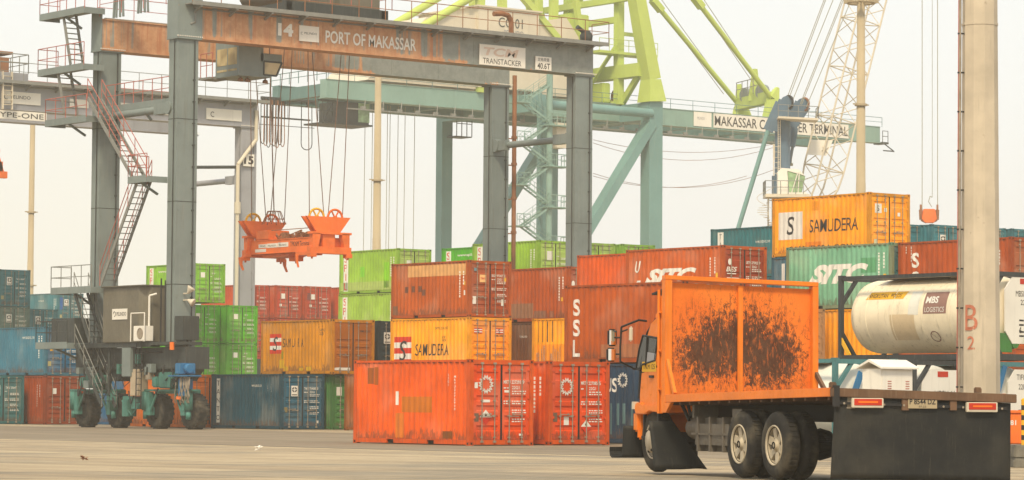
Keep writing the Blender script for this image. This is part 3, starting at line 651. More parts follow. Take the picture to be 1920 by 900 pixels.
# --- teal lettered stack and the big yellow one
t = container((83.2, 89.0, Z(1)), steel(176, 140, 110), 'dull beige container with rusty door markings beside the truck headboard'); door_text(t, '22G1\nRTE A', 1.5, 1.55, .3, .5, 'mark_o', 'id_number', color=steel(130, 66, 50))
mb = MB(); [small_lines(mb, 1.5, z, 3, .6) for z in (1.3, .95, .6)]; finish_mark(mb, 'data_lines', M['mark_o'], t, steel(140, 80, 60), False)
container((83.2, 89.0, 0), BROWN, 'weathered container buried inside the stacks', False, group='containers buried in the stacks')
container((86.1, 85.7, 0), BROWN, 'weathered container buried inside the stacks', False, group='containers buried in the stacks')
container((86.1, 85.7, Z(1)), steel(240, 160, 22), 'yellow container showing only a sliver beside the dark tank frame')
t = container((86.1, 85.7, Z(2)), steel(112, 170, 142), 'pale sea green container with slanted white lettering behind the tank', door_c=steel(50, 100, 104), frame_c=steel(112, 130, 104))
sitc(t, 1.35, 1.02, .8, 3.4); side_rect(t, 4.3, 1.42, .85, .6, 'mark_o', 'repainted_patch', steel(84, 148, 110)); side_dashes(t, 5.3, 2.2, .9); side_rect(t, 5.58, 1.05, .14, .3, 'yellow', 'sticker')
for l in (0, 1): container((91.4, 92.3, Z(l)), BROWN, 'weathered container buried inside the stacks', False, group='containers buried in the stacks')
t = container((91.4, 92.3, Z(2)), steel(58, 104, 124), 'grey blue container under the top yellow one, only its left end showing'); side_rect(t, .62, .3, .22, 2.0, 'mark_w', 'lettering_panel')
t = container((91.4, 92.3, Z(3)), steel(252, 166, 22), 'bright yellow container topmost on the right with an S on a white square', door_c=steel(248, 164, 34), frame_c=steel(206, 140, 44))
side_rect(t, .38, .75, 1.55, 1.2, 'mark_w', 'emblem_panel'); side_text(t, 'S', .9, .95, .8, .5, 'mark_k', 'emblem_letter', .12, .01); side_text(t, 'SAMUDERA', 2.35, 1.0, .56, 3.0, 'mark_k', shear=.05, fat=.004)
side_text(t, 'SAMUDERA.COM', 1.1, .2, .24, 3.9, 'mark_k'); side_rect(t, 2.1, .3, 1., .3, 'mark_o', 'repainted_patch', steel(222, 130, 40)); side_rect(t, 2.5, 1.95, .4, .4, 'mark_o', 'repainted_patch', steel(214, 140, 30))
door_rect(t, .35, 1.72, .4, .4, 'mark_w'); door_text(t, 'S', .47, 1.8, .24, .14, 'mark_k', off=.004); door_rect(t, .9, 1.78, .16, .16); door_rect(t, 1.7, 1.62, .16, .16); door_rect(t, .3, .3, .18, .3, 'mark_o', 'sticker', steel(180, 190, 160))
for l in (0, 1): container((86.4, 79.6, Z(l)), BROWN, 'weathered container buried inside the stacks', False, group='containers buried in the stacks')
t = container((86.4, 79.6, Z(2)), steel(164, 76, 54), 'red brown container above the tanks, white letters S S on its left end', door_c=steel(150, 74, 52))
side_stack(t, 'SSL', .95, 2.15, .6, .74, fat=.03, wd=.4); side_dashes(t, 5.1); side_dashes(t, .4, 2.4, 2.1)
# --- teal door ends on the sky line, right
for i, (x, y) in enumerate(((107.5, 107.2), (109.7, 106.4), (112.55, 106.3), (115.2, 106.1))):
    labs = ['teal container of the skyline row right of the top yellow one', 'teal container of the skyline row below the orange crane hook', 'teal container of the skyline row hidden behind the big concrete pole', 'teal container of the skyline row at the right edge past the pole']
    t = container((x, y, Z(3)), steel(62, 124, 136), labs[i]); diamond_logo(t, .62, 1.55, .4); door_data(t)
    for l in range(3): container((x, y, Z(l)), TEAL, 'weathered container buried inside the stacks', False, group='containers buried in the stacks')
t = container((105, 111.6, Z(3)), steel(50, 112, 120), 'dark teal container behind the maroon one with a white end panel'); side_rect(t, .55, .2, .42, 2.2, 'mark_w', 'lettering_panel'); side_stack(t, 'TANTO', .76, 2.3, .24, .41, 'mark_k', fat=0); side_text(t, 'www.tantonet.com', 3.4, 1.75, .14, 1.1)
for l in range(3): container((105, 111.6, Z(l)), TEAL, 'weathered container buried inside the stacks', False, group='containers buried in the stacks')
# --- greens in the middle distance
def spil(t, web=False, faded=False):
    side_rect(t, .4, .15, .5, 2.25, 'mark_w', 'lettering_panel'); side_stack(t, 'SPIL', .65, 2.33, .42, .55, 'mark_r', fat=.0)
    if web: side_text(t, 'www.spil.co.id', 1.5, 2.02, .2, 2.2, fat=.02)
    side_dashes(t, 5.3)
X0 = 104.8
t = container((X0, 144.9, Z(3)), steel(136, 182, 72), 'pale lime container with an upright lettered panel, right of the orange spreader', door_c=steel(150, 178, 102)); spil(t); door_rect(t, .65, 1.3, .36, .6); side_rect(t, .17, .2, 5.7, .5, 'mark_o', 'faded_band', steel(150, 178, 104)); side_rect(t, 2.2, 1., .4, .6, 'mark_o', 'repainted_patch', steel(112, 184, 62)); side_rect(t, 4.6, .3, .5, 1.5, 'mark_o', 'repainted_patch', steel(118, 184, 50))
t = container((X0, 144.9, Z(2)), steel(140, 180, 78), 'pale lime container directly under the other lettered lime one'); spil(t)
t = container((106.9, 137.4, Z(3)), steel(74, 162, 44), 'vivid green container far back with white web lettering along its top'); spil(t, True)
t = container((105.1, 132.0, Z(3)), steel(134, 180, 66), 'lime container between the right hand gantry legs with a pale sticker on its door', door_c=steel(152, 186, 100)); spil(t); door_rect(t, .6, 1.5, .4, .5); door_data(t)
t = container((108.2, 132.0, Z(3)), steel(140, 182, 84), 'lime container showing its doors just right of the far gantry leg'); door_rect(t, .5, 1.4, .36, .5)
t = container((110.9, 131.7, Z(3)), steel(126, 178, 70), 'lime container whose roof edge shows over the orange brown one')
for x, y, n in ((X0, 144.9, 2), (106.9, 137.4, 3), (105.1, 132.0, 3), (108.2, 132.0, 3), (110.9, 131.7, 3)):
    for l in range(n): container((x, y, Z(l)), LGREEN, 'weathered container buried inside the stacks', False, group='containers buried in the stacks')
# --- green stack left of centre
def gdoors(t): door_rect(t, .55, 1.66, .32, .34); door_data(t); door_text(t, 'SPNU', 1.4, 1.9, .09, .26, name='id_number')
t = container((106.6, 170.2, Z(3)), steel(120, 176, 60), 'light green container topmost of the green stack with a lettered panel', door_c=steel(112, 172, 62)); gdoors(t); spil(t, True)
for x, y, l, lab, c in ((108.4, 173.6, 2, 'vivid green container directly under the topmost light green one', steel(84, 180, 34)), (110.9, 172.8, 2, 'vivid green container at the upper right of the green block', steel(82, 168, 42)),
                     (108.4, 173.6, 1, 'vivid green container low in the left column beside the gantry electrical box', steel(80, 170, 40)), (110.9, 172.8, 1, 'mid green container low in the right column above the blue one', steel(84, 158, 52))):
    t = container((x, y, Z(l)), c, lab); gdoors(t)
for x, y in ((108.4, 173.6), (110.9, 172.8)): container((x, y, 0), LGREEN, 'weathered container buried inside the stacks', False, group='containers buried in the stacks')
# --- red row in the distance
for i, x in enumerate((128.6, 131.1, 133.7, 136.8)):
    lab = ['far red container beside the neighbouring crane leg, leftmost of its row', 'far red container in the middle of its row with a white sticker', 'far red container with one purple patched door, right in its row', 'far red container cut off by the lime one, last of its row'][i]
    y = (198.2, 197.4, 197.1, 196.7)[i]
    t = container((x, y, Z(3)), steel(186, 76, 50), lab, door_c=steel(174, 62, 42)); door_rect(t, .55, 1.55, .34, .4); door_data(t); door_rect(t, .4, .95, .2, .2)
    if i == 2: door_rect(t, .12, 1.5, .4, .55, 'mark_o', 'repainted_patch', steel(120, 72, 74))
    for l in range(3): container((x, y, Z(l)), steel(180, 66, 46), 'weathered container buried inside the stacks', l == 2, group='containers buried in the stacks')
# --- left edge
def tanto(t): diamond_logo(t, .6, 1.5, .42); door_data(t); door_text(t, 'TAKU', 1.35, 1.88, .11, .26, name='id_number'); door_text(t, '206471', 1.66, 1.88, .11, .36, name='id_number'); door_rect(t, .18, .5, .2, .26, 'mark_o', 'sticker', steel(150, 150, 110))
t = container((102.1, 188.3, Z(3)), steel(58, 122, 134), 'teal container topmost at the left edge of the yard'); tanto(t)
t = container((102.1, 188.3, Z(2)), steel(82, 112, 108), 'grey green container under the topmost teal one at the left edge'); tanto(t)
t = container((105.9, 191.0, Z(2)), steel(60, 122, 134), 'teal container one level lower beside the topmost stack at the left'); tanto(t)
t = container((128.1, 225.9, Z(3)), steel(54, 116, 128), 'far teal container with a bright blue patch on its left door'); tanto(t); door_rect(t, .1, 1.2, .4, 1.0, 'mark_o', 'repainted_patch', steel(44, 100, 168)); side_text(t, 'www.tantonet.com', 2.6, 1.9, .14, 1.0); side_dashes(t)
for x, y, n in ((102.1, 188.3, 2), (105.9, 191.0, 2), (128.1, 225.9, 3)):
    for l in range(n): container((x, y, Z(l)), TEAL, 'weathered container buried inside the stacks', False, group='containers buried in the stacks')
t = container((79.85, 142.1, Z(1)), steel(64, 118, 140), 'long sided sky blue container on the second level left of the gantry', door_c=steel(42, 100, 136)); tanto(t); side_text(t, 'www.tantonet.com', 3.5, 1.95, .15, 1.3); side_dashes(t); side_rect(t, 5.75, 1.5, .12, .2, 'yellow', 'sticker'); side_rect(t, .2, .3, .22, 2.0, 'mark_w', 'lettering_panel'); door_rect(t, .3, 1.3, .2, .3, 'yellow')
t = container((76.9, 143.4, 0), steel(56, 116, 122), 'dark teal container on the ground at the left edge'); tanto(t)
t = container((79.85, 142.1, 0), steel(148, 66, 44), 'red brown container on the ground between the teal one and the gantry wheels', door_c=steel(142, 62, 40)); door_rect(t, .5, 1.62, .22, .3)
side_dashes(t, 5.2)
t = container((82.6, 135.8, 0), steel(52, 108, 150), 'blue container seen between the wheels of the gantry crane'); side_ident(t, 'TAKU206471', 4.2); tanto(t)
t = container((78.2, 125.2, 0), steel(226, 120, 30), 'orange container whose door stands behind the gantry wheels'); door_data(t)
t = container((84.6, 126.4, 0), steel(50, 96, 110), 'dark teal container in shade between the gantry wheels')

# ================================================================== rubber tyred gantry cranes (local origin: foot of the near left leg)
def steps(mb, p, q, wd, side, mi=0, mr=0, rails=True, n=None):
    """steep stair from p (low) to q (high); side = horizontal unit vector across the treads"""
    p, q, s = Vector(p), Vector(q), Vector(side).normalized(); L = (q - p).length; n = n or max(3, int(abs(q.z - p.z) / .26))
    for k in (-.5, .5): mb.bar(p + s * wd * k, q + s * wd * k, .05, .18, mi)
    for i in range(1, n):
        c = p.lerp(q, i / n); mb.bar(c - s * wd * .5, c + s * wd * .5, .2, .03, mi)
    if rails:
        for k in (-.55, .55):
            a, b = p + s * wd * k + ZD * .95, q + s * wd * k + ZD * .95
            mb.tube(a, b, .022, 5, mi=mr); mb.tube(a - ZD * .45, b - ZD * .45, .018, 5, mi=mr)
            m_ = max(2, int(L / 1.3))
            for i in range(m_ + 1): c = p.lerp(q, i / m_) + s * wd * k; mb.tube(c, c + ZD * .95, .02, 5, mi=mr)
SPAN, BASE, ZB0, ZB1 = 23.6, 6.9, 17.95, 19.45
def gantry(loc, label, beam_mat, leg_mat, main=True, sc=1.):
    t = thing('gantry_crane', label, 'gantry crane', loc, 0, 'rubber tyred gantry cranes'); t.scale = (sc, sc, sc)
    lm = M[leg_mat]
    def leg(x, y):
        b = MB(); b.box(x, x + 1.12, y, y + .72, 3.75, ZB0 - .06); b.box(x - .1, x + 1.22, y - .08, y + .8, ZB0 - .06, ZB0)
        for z in range(6, 18, 2): b.box(x + .1, x + .16, y - .02, y, z, z + .06); b.box(x - .02, x, y + .3, y + .36, z + .7, z + .76)
        o = b.build('leg', lm, t)
        b = MB()
        for z in (6.6, 10.4, 14.2): b.box(x - .006, x + 1.126, y - .006, y + .726, z, z + .035)
        b.build('weld_seam', M['crane_dk'] if main else lm, o)
        b = MB(); b.tube((x + .9, y - .05, 3.8), (x + .9, y - .05, ZB0 - .1), .03, 6); b.tube((x - .04, y + .2, 3.8), (x - .04, y + .2, ZB0 - .1), .025, 6)
        for z in range(5, 17): b.box(x + .84, x + .96, y - .06, y, z, z + .06)
        b.build('cable_conduit', M['crane_dk'] if main else lm, o)
        b = MB()
        for k in range(14): xx = x - .08 + k * .1; b.box(xx, xx + .045, y - .14, y - .085, ZB0 + .055, ZB0 + .1)
        b.build('bolt_row', M['white'], o)
        return o
    for x in (0, SPAN - .05):
        for y in (0, BASE): leg(x, y)
    girders = []
    for y in (-.05, BASE - .05):
        b = MB(); b.box(.0, SPAN + 1.05, y, y + .85, ZB0, ZB1); b.box(-.03, SPAN + 1.08, y - .06, y + .91, ZB0 - .001, ZB0 + .05); b.box(-.03, SPAN + 1.08, y - .06, y + .91, ZB1 - .05, ZB1 + .002)
        for x in range(2, 24, 3): b.box(x, x + .03, y - .012, y, ZB0 + .05, ZB1 - .05)
        girders.append(b.build('girder', beam_mat, t))
        r_ = MB(); r_.box(.4, SPAN + .8, y + .35, y + .5, ZB1, ZB1 + .12); r_.build('trolley_rail', M['steel'], t)
    b = MB(); b.box(-.02, 1.25, -.12, -.055, ZB0 - .05, ZB1 + .35); b.box(-.05, -.002, -.1, .85, ZB0 - .03, ZB1 + .6); b.build('end_plate', lm, t)
    b = MB(); b.box(-.05, -.002, BASE - .1, BASE + .85, ZB0 - .03, ZB1 + .5); b.build('end_plate', lm, t)
    # walkway along the front girder
    y0 = -.75; b = MB(); b.box(.3, SPAN + 1.5, y0, -.06, ZB1 + .02, ZB1 + .07); b.box(.3, SPAN + 1.5, y0 - .03, y0 + .02, ZB1 - .03, ZB1 + .16)
    for i in range(13): x = .8 + i * 1.95; b.bar((x, y0 + .05, ZB1 - .04), (x, -.06, ZB1 - .3), .08, .1); b.box(x - .06, x + .06, y0, -.06, ZB1 - .1, ZB1 + .02)
    wk = b.build('walkway', M['rail'], t)
    r_ = MB(); r_.rail([(.3, y0, ZB1 + .1), (SPAN + 1.5, y0, ZB1 + .1), (SPAN + 1.5, .6, ZB1 + .1)], 1.1, 1.55, .022); r_.build('railing', M['copper' if main else 'rail'], wk)
    r_ = MB(); r_.rail([(.3, BASE + .9, ZB1 + .1), (SPAN + 1, BASE + .9, ZB1 + .1)], 1.1, 2.1, .02); r_.rail([(-.1, .9, ZB1 + .1), (-.1, BASE, ZB1 + .1)], 1.1, 2.1, .02); r_.build('railing', M['redrail'], wk)
    b = MB(); b.path([(.9, -.09, ZB1), (.85, -.12, ZB1 - .15), (.85, -.12, ZB1 - .75), (.6, -.12, ZB1 - .85)], .05, 6)
    b.path([(1., -.1, ZB1 - .12), (12, -.1, ZB1 - .12), (SPAN, -.1, ZB1 - .12)], .035, 5); b.build('cable_conduit', M['rail'], t)
    # ties between the two portal frames
    for x in (.2, SPAN + .3):
        b = MB(); z = 14.75; b.tube((x, .7, z), (x, BASE, z), .17, 12); b.tube((x - .12, .55, z), (x + .5, .55, z), .0, 4)
        b.box(x - .28, x + .06, .72, 1.9, z - .25, z + .25); b.tube((x - .29, .75, z), (x + .07, .75, z), .3, 14); b.tube((x - .29, BASE - .1, z), (x + .07, BASE - .1, z), .34, 14); b.box(x - .25, x + .05, BASE - 1, BASE, z - .26, z + .26)
        b.build('tie_pipe', lm, t)
    # legs' sill beams, bogies and wheels
    for x in (0., SPAN - .05):
        b = MB(); b.box(x - .05, x + 1.2, -1.15, BASE + 1.85, 2.75, 3.75); b.prism([(-1.15, 2.75), (-.5, 2.2), (1.6, 2.2), (2.2, 2.75)], lambda u, v: (x + .15, u, v), lambda u, v: (x + .95, u, v)); b.prism([(4.6, 2.75), (5.2, 2.2), (BASE + 1, 2.2), (BASE + 1.7, 2.75)], lambda u, v: (x + .15, u, v), lambda u, v: (x + .95, u, v))
        b.build('sill_beam', M['crane_dk'], t)
        for yc in (.42, BASE + .1):
            b = MB(); b.box(x + .1, x + 1., yc - 1.2, yc + 1.2, 1.62, 1.8); b.tube((x + .5, yc, 1.8), (x + .5, yc, 2.3), .36, 14); b.box(x - .12, x + .35, yc - 2.2, yc + 2.2, 1.72, 1.82)
            for s in (-1, 1):
                b.tube((x - .06, yc + s * 1.85, .85), (x - .06, yc + s * 1.85, 1.72), .2, 12); b.tube((x - .06, yc + s * 1.85, .45), (x - .06, yc + s * 1.85, .85), .13, 10); b.bar((x - .05, yc + s * 1.5, .8), (x - .05, yc + s * 1.5, 1.7), .24, .3); b.box(x - .16, x + .1, yc + s * 1.5 - .2, yc + s * 1.5 + .2, .62, 1.0)
                b.bar((x - .12, yc + s * .75, 1.72), (x - .12, yc + s * 1.35, .8), .09, .1)
            b.build('bogie', M['bogie'], t, .02)
            b = MB(); b.box(x - .25, x + .55, yc - .6, yc + .5, 1.86, 2.6); b.tube((x + .1, yc - .95, 2.2), (x + .1, yc - .6, 2.2), .3, 14); b.box(x - .3, x + .2, yc + .55, yc + 1.0, 1.9, 2.4); b.build('drive_motor', M['bogie'], t, .06)
            for s in (-1, 1):
                yy = yc + s * 1.5; wv = thing_part('wheel', t)
                b = MB(); prof = [(.42, -.3), (.62, -.33), (.74, -.3), (.8, -.22), (.81, 0), (.8, .22), (.74, .3), (.62, .33), (.42, .3)]
                b.lathe(prof, (x + .5, yy, .81), XD, 36)
                for k in range(22):
                    a = k * 2 * math.pi / 22
                    for dx in (-.27, .06):
                        c = Vector((x + .5 + dx, yy + .795 * math.cos(a + (dx > 0) * .14), .81 + .795 * math.sin(a + (dx > 0) * .14))); b.bar(c, c + V(.22, 0, 0), .1, .05, up=(0, math.cos(a), math.sin(a)))
                b.build('tyre', M['tyre'], wv)
                b = MB(); b.lathe([(.0, -.1), (.2, -.14), (.24, -.05), (.38, -.05), (.45, -.28)], (x + .5, yy, .81), XD, 24); b.tube((x + .3, yy, .81), (x + .8, yy, .81), .3, 16); b.build('rim', M['crane_dk'], wv)
    return t, wk, girders
def thing_part(name, parent):
    o = bpy.data.objects.new(name, None); col.objects.link(o); o.parent = parent; o.empty_display_size = .1; return o
def board(t, x, z, wd, h, name='sign_board', y=-.07, mat='white', frame=True):
    b = MB(); plate(b, (x, y, z), XD, ZD, wd, h, .05); s = b.build(name, M[mat], t); return s
def words(parent, s, x, z, h, wd, y, mat='mark_k', shear=0., fat=0., name='lettering'):
    b = MB(); add_text(b, s, (x, y, z), XD, ZD, h, wd, .004, shear, fat); return b.build(name, M[mat], parent)
def swirl(parent, x, z, r, y, mat='mark_k'):       # the little round logo in front of the port operator's name
    b = MB(); pts = []
    for i in range(14):
        a = .6 + i * .36; k = .55 + .45 * (i / 13); pts.append(V(x + math.cos(a) * r * k, y - .004, z + math.sin(a) * r * k))
    for a, c in zip(pts, pts[1:]): b.bar(a, c, r * .22, .004, up=(0, 1, 0))
    return b.build('emblem', M[mat], parent)

GX, GY = 73.5, 119.0
g, wk, (gf, gb) = gantry((GX, GY, 0), 'grey yard gantry crane numbered 14 with rust streaked girder spanning the stacks', M['girder'], 'crane')
YF = -.068
lx = lambda px, py: P(px, py, Y=GY - .05).x - GX
words(gf, '14', lx(521, 45), 18.46, .6, .86, YF, 'mark_w', fat=.05)
b_ = board(gf, lx(560, 48), 18.30, 1.12, .74); swirl(b_, lx(560, 48) + .14, 18.68, .07, -.125); words(b_, 'PELINDO', lx(560, 48) + .28, 18.64, .1, .72, -.122)
words(gf, 'PORT OF MAKASSAR', lx(610, 58), 18.33, .6, lx(780, 84) - lx(610, 58), YF, 'mark_w', fat=.018)
b_ = board(gf, lx(897, 90), 17.98, lx(983, 100) - lx(897, 90), 1.02, y=-.1); words(b_, 'TRANSTACKER', lx(897, 90) + .2, 18.06, .27, 2.42, -.153); words(b_, 'TCM', lx(897, 90) + .25, 18.45, .42, 2.2, -.153, 'faint', .2, .03)
b_ = board(gf, lx(1002, 110), 17.98, 1.02, .68, y=-.1); words(b_, '40.6T', lx(1002, 110) + .12, 18.04, .3, .8, -.153, fat=.01); words(b_, '定格荷重', lx(1002, 110) + .14, 18.42, .18, .74, -.153)
b = MB(); b.path([(19.0, -.5, ZB1 + .1), (19.0, -.5, ZB1 + .75), (18.8, -.5, ZB1 + 1.05), (18.4, -.5, ZB1 + 1.1), (17.9, -.5, ZB1 + 1.05)], .13, 10); b.build('exhaust_pipe', M['copper'], g)
b = MB(); b.lathe([(.12, 0), (.3, .1), (.34, .35), (.2, .6), (.0, .62)], (SPAN + .3, -.4, ZB1 + .1), ZD, 14); b.tube((SPAN + .2, -.4, ZB1 + .6), (SPAN - .3, -.4, ZB1 + .85), .12, 8); b.build('horn', M['crane_dk'], g)
# pipe down the far right leg and its cross tube
b = MB(); xr = P(964, 300, Y=GY + BASE).x - GX; b.tube((xr, BASE, 3.0), (xr, BASE, ZB0 + .6), .12, 10)
for z in (6.5, 8.2, 10.2, 12, 13.8, 15.2): b.tube((xr, BASE, z), (xr, BASE, z + .14), .16, 10); b.bar((xr, BASE, z), (xr - .6, BASE + .1, z), .06, .06)
b.build('drain_pipe', M['copper'], g)
# trolley with machinery, operator's cab and ropes
tx0 = 6.0; b = MB()
b.box(tx0, tx0 + 6.0, .2, .45, ZB1 + .3, ZB1 + .75); b.box(tx0, tx0 + 6.0, BASE, BASE + .3, ZB1 + .3, ZB1 + .75); b.box(tx0 + .1, tx0 + .4, .2, BASE, ZB1 + .3, ZB1 + .7); b.box(tx0 + 5.6, tx0 + 5.9, .2, BASE, ZB1 + .3, ZB1 + .7)
for x in (tx0 + .6, tx0 + 5.2):
    for y in (.38, BASE + .38): b.tube((x, y - .1, ZB1 + .3), (x, y + .1, ZB1 + .3), .22, 14)
tr = b.build('trolley', M['crane_dk'], g)
b = MB(); b.tube((tx0 + 1.2, 1.2, ZB1 + 1.5), (tx0 + 1.2, 5.2, ZB1 + 1.5), .55, 18); b.tube((tx0 + 4.6, 1.2, ZB1 + 1.5), (tx0 + 4.6, 5.2, ZB1 + 1.5), .55, 18); b.box(tx0 + 2.4, tx0 + 3.6, .9, 2.8, ZB1 + .8, ZB1 + 2.3); b.box(tx0 + 2.2, tx0 + 5.6, 3.4, 5, ZB1 + .8, ZB1 + 1.9)
b.box(tx0 + 3.4, tx0 + 5.7, .5, 1.0, ZB1 + .75, ZB1 + 1.35); b.build('hoist_machinery', M['house'], tr)
r_ = MB(); r_.rail([(tx0, -.1, ZB1 + .75), (tx0 + 6, -.1, ZB1 + .75), (tx0 + 6, BASE, ZB1 + .75)], 1.1, 1.2, .022); r_.build('railing', M['redrail'], tr)
cy = 1.3; cx = P(447, 140, Y=GY + cy).x - GX; zc0 = P(447, 141, Y=GY + cy).z
b = MB(); L_ = P(530, 130, Y=GY + cy).x - GX - cx
b.box(cx, cx + L_ * .56, cy, cy + 2.0, zc0 + .1, 18.4); b.box(cx - .02, cx + L_ * .56 + .4, cy - .02, cy + 2.4, zc0, zc0 + .1); b.box(cx + L_ * .5, cx + L_ * .98, cy, cy + 2.0, 17.35, 17.75)
b.prism([(cx + L_ * .5, zc0 + .1), (cx + L_ * .86, zc0 + .12), (cx + L_ * .98, 17.4), (cx + L_ * .5, 17.4)], lambda u, v: (u, cy + 1.9, v), lambda u, v: (u, cy + 2.0, v))
cab = b.build('operator_cab', M['crane'], tr)
b = MB(); b.prism([(cx + L_ * .58, zc0 + .13), (cx + L_ * .85, zc0 + .14), (cx + L_ * .97, 17.35), (cx + L_ * .58, 17.35)], lambda u, v: (u, cy + .01, v), lambda u, v: (u, cy + 1.9, v)); b.build('window', M['glassy'], cab)
b = MB(); b.path([(cx + L_ * .57, cy, zc0 + .12), (cx + L_ * .86, cy, zc0 + .12), (cx + L_ * .98, cy, 17.37), (cx + L_ * .57, cy, 17.37), (cx + L_ * .57, cy, zc0 + .12)], .05, 5); b.build('window_frame', M['crane_dk'], cab)
for y0, y1 in ((.15, .9), (1.0, 1.85)):
    b = MB(); b.box(cx - .015, cx + .02, cy + y0, cy + y1, zc0 + .25, 16.95); b.box(cx - .015, cx + .02, cy + y0, cy + y1, 17.15, 17.95); b.build('window', M['glassy'], cab)
b = MB(); yy = cy + 2.4; b.box(cx - .4, cx + .6, cy + 1.9, yy + .5, zc0 - .05, zc0 + .05); b.build('cab_floor', M['rail'], cab)
r_ = MB(); r_.rail([(cx - .3, yy + .45, zc0), (cx - .3, cy + 1.8, zc0)], 1.2, .5, .022); r_.build('railing', M['redrail'], cab)
b = MB()
for dx in (.5, .9, 1.9): b.lathe([(.03, .2), (.04, .1), (.12, .05), (.14, -.08), (.0, -.1)], (cx + dx, cy + .6, zc0 - .12), ZD, 10)
b.build('floodlight', M['copper'], cab)
# engine house, boxes, platforms and stairs on the near sill
hx = .02; hy0, hy1 = 1.55, 5.35
b = MB(); b.prism([(-.35, hy0 + .55), (.0, hy0), (1.9, hy0), (1.9, hy1), (-.35, hy1)], lambda u, v: (u - .25, v, 3.98), lambda u, v: (u - .25, v, 6.55)); b.box(-.72, 1.75, hy0 - .05, hy1 + .05, 6.55, 6.62)
eh = b.build('engine_house', M['house'], g, .03)
bb = MB(); o = V(-.61, 4.45, 5.05); plate(bb, o, LD, ZD, 1.35, .5, .02); sg = bb.build('sign_board', M['white'], eh)
bb = MB(); add_text(bb, 'PELINDO', o + V(-.025, -.42, .17), LD, ZD, .18, .85, .003); bb.build('lettering', M['mark_k'], sg)
bb = MB()
for k in range(8):
    a0, a1 = k * .6, (k + 1) * .6; c = o + V(-.028, -.22, .26); bb.bar(c + V(0, math.cos(a0), math.sin(a0)) * .11, c + V(0, math.cos(a1), math.sin(a1)) * .11, .004, .03, up=(0, math.sin(a0), -math.cos(a0)))
bb.build('emblem', M['mark_k'], sg)
b = MB(); b.box(-.5, .9, -1.0, BASE + 1.9, 3.84, 3.98); b.box(-.5, .0, 1.2, BASE + 1.9, 3.76, 3.84); b.build('platform', M['crane_dk'], g)
ac = MB(); ac.box(-.85, -.35, 1.2, 2.15, 4.02, 4.72); a_ = ac.build('air_conditioner', M['white'], g, .02)
ac = MB(); ac.ring((-.86, 1.55, 4.37), XD, .24, .02, 18); ac.tube((-.853, 1.55, 4.37), (-.851, 1.55, 4.37), .23, 18); ac.build('fan_grille', M['steel'], a_)
r_ = MB(); r_.rail([(-.9, 1.1, 4.0), (-.9, 2.3, 4.0)], 1.3, 1.2, .03, False); r_.path([(-.5, 1.35, 4.7), (-.5, 1.35, 6.1), (-.2, 1.2, 6.2)], .05, 6); r_.build('vent_pipe', M['white'], g)
b = MB(); b.box(-.1, .75, -.98, -.2, 4.05, 5.15); eb = b.build('electrical_box', M['crane_dk'], g, .02)
b = MB(); b.path([(.3, -.7, 4.05), (.25, -.75, 3.7), (.1, .4, 3.5), (-.2, 1.6, 3.55), (-.2, 2.6, 3.5)], .05, 6); b.path([(-.12, .95, 3.9), (-.12, .95, 6.9)], .04, 6); b.path([(-.12, .55, 3.9), (-.12, .6, 6.8)], .035, 6); b.build('cable', M['darkmetal'], g)
b = MB(); b.tube((-.55, -.75, 3.6), (-.55, -.75, 3.95), .11, 10); b.build('warning_lamp', M['amber'], g)
for z in (6.2, 5.9):
    b = MB(); c = V(.5, -.35, z); b.lathe([(.05, .0), (.09, .1), (.19, .28), (.19, .32), (.0, .3)], c, V(.35, -.5, .9 if z > 6 else -.3), 12); b.bar(c, c + V(0, .4, 0), .06, .06); b.build('floodlight', M['cream'], g)
b = MB(); b.box(-.5, .0, 2.95, 3.75, 2.4, 3.75); b.build('fuel_box', M['crane'], g, .02)
b = MB(); b.box(-.42, .1, 2.35, 3.1, .92 + .6, 2.6); b.box(-.38, .06, 2.4, 2.95, 2.6, 2.75); b.build('battery_cabinet', M['beige'], g, .015)
b = MB(); b.box(-.3, .2, 3.5, 4.0, .55, 1.35); b.box(-.3, .1, 2.6, 3.2, .9, 1.4); b.box(-.1, .5, 3.2, 4.3, 1.0, 1.5); b.path([(-.25, 4.1, 1.3), (-.25, 3.2, .6), (-.25, 2.4, 1.2)], .04, 6); b.build('valve_box', M['bogie'], g, .02)
b = MB(); b.box(-.45, .35, -1.35, -.85, 2.5, 3.0); b.tube((-.1, -1.6, 2.75), (-.1, -1.3, 2.75), .22, 12); b.box(-.5, .3, -2.0, -.3, 2.38, 2.46); b.box(-.3, .2, -1.4, -.9, 1.5, 2.3); b.build('hydraulic_unit', M['blue'], g, .03)
b = MB()
for i in range(14):
    y = -1.9 + random.random() * 1.5; b.path([(-.3, y, 2.4), (-.35, y - .05, 2.0), (-.3, y + random.uniform(-.3, .3), 1.5), (-.2, y + .2, 1.2)], .025, 5)
b.build('hose', M['steel'], g)
b = MB(); b.box(-.3, -.2, -1.1, -.75, 1.36, 1.5); b.build('reflector', M['amber'], g)
b = MB()
for k in range(34):
    y = random.uniform(-1.6, 8.4); z = random.uniform(1.7, 3.4); q_y = y + random.uniform(-.9, .9); b.path([(-.28, y, z), (-.34, (y + q_y) / 2, z - random.uniform(.1, .6)), (-.24, q_y, z + random.uniform(-.5, .3))], random.choice((.02, .03, .045)), 5)
b.build('hydraulic_hoses', M['darkmetal'], g)['kind'] = 'stuff'
for k in range(12):
    y = random.uniform(-1.2, 8.2); z = random.uniform(1.85, 3.0); w_, h_2 = random.uniform(.2, .6), random.uniform(.2, .5); b = MB(); b.box(-.36, -.1, y, y + w_, z, z + h_2); b.build('junction_box', M[random.choice(('crane_dk', 'crane_dk', 'bogie', 'crane', 'steel'))], g, .015)
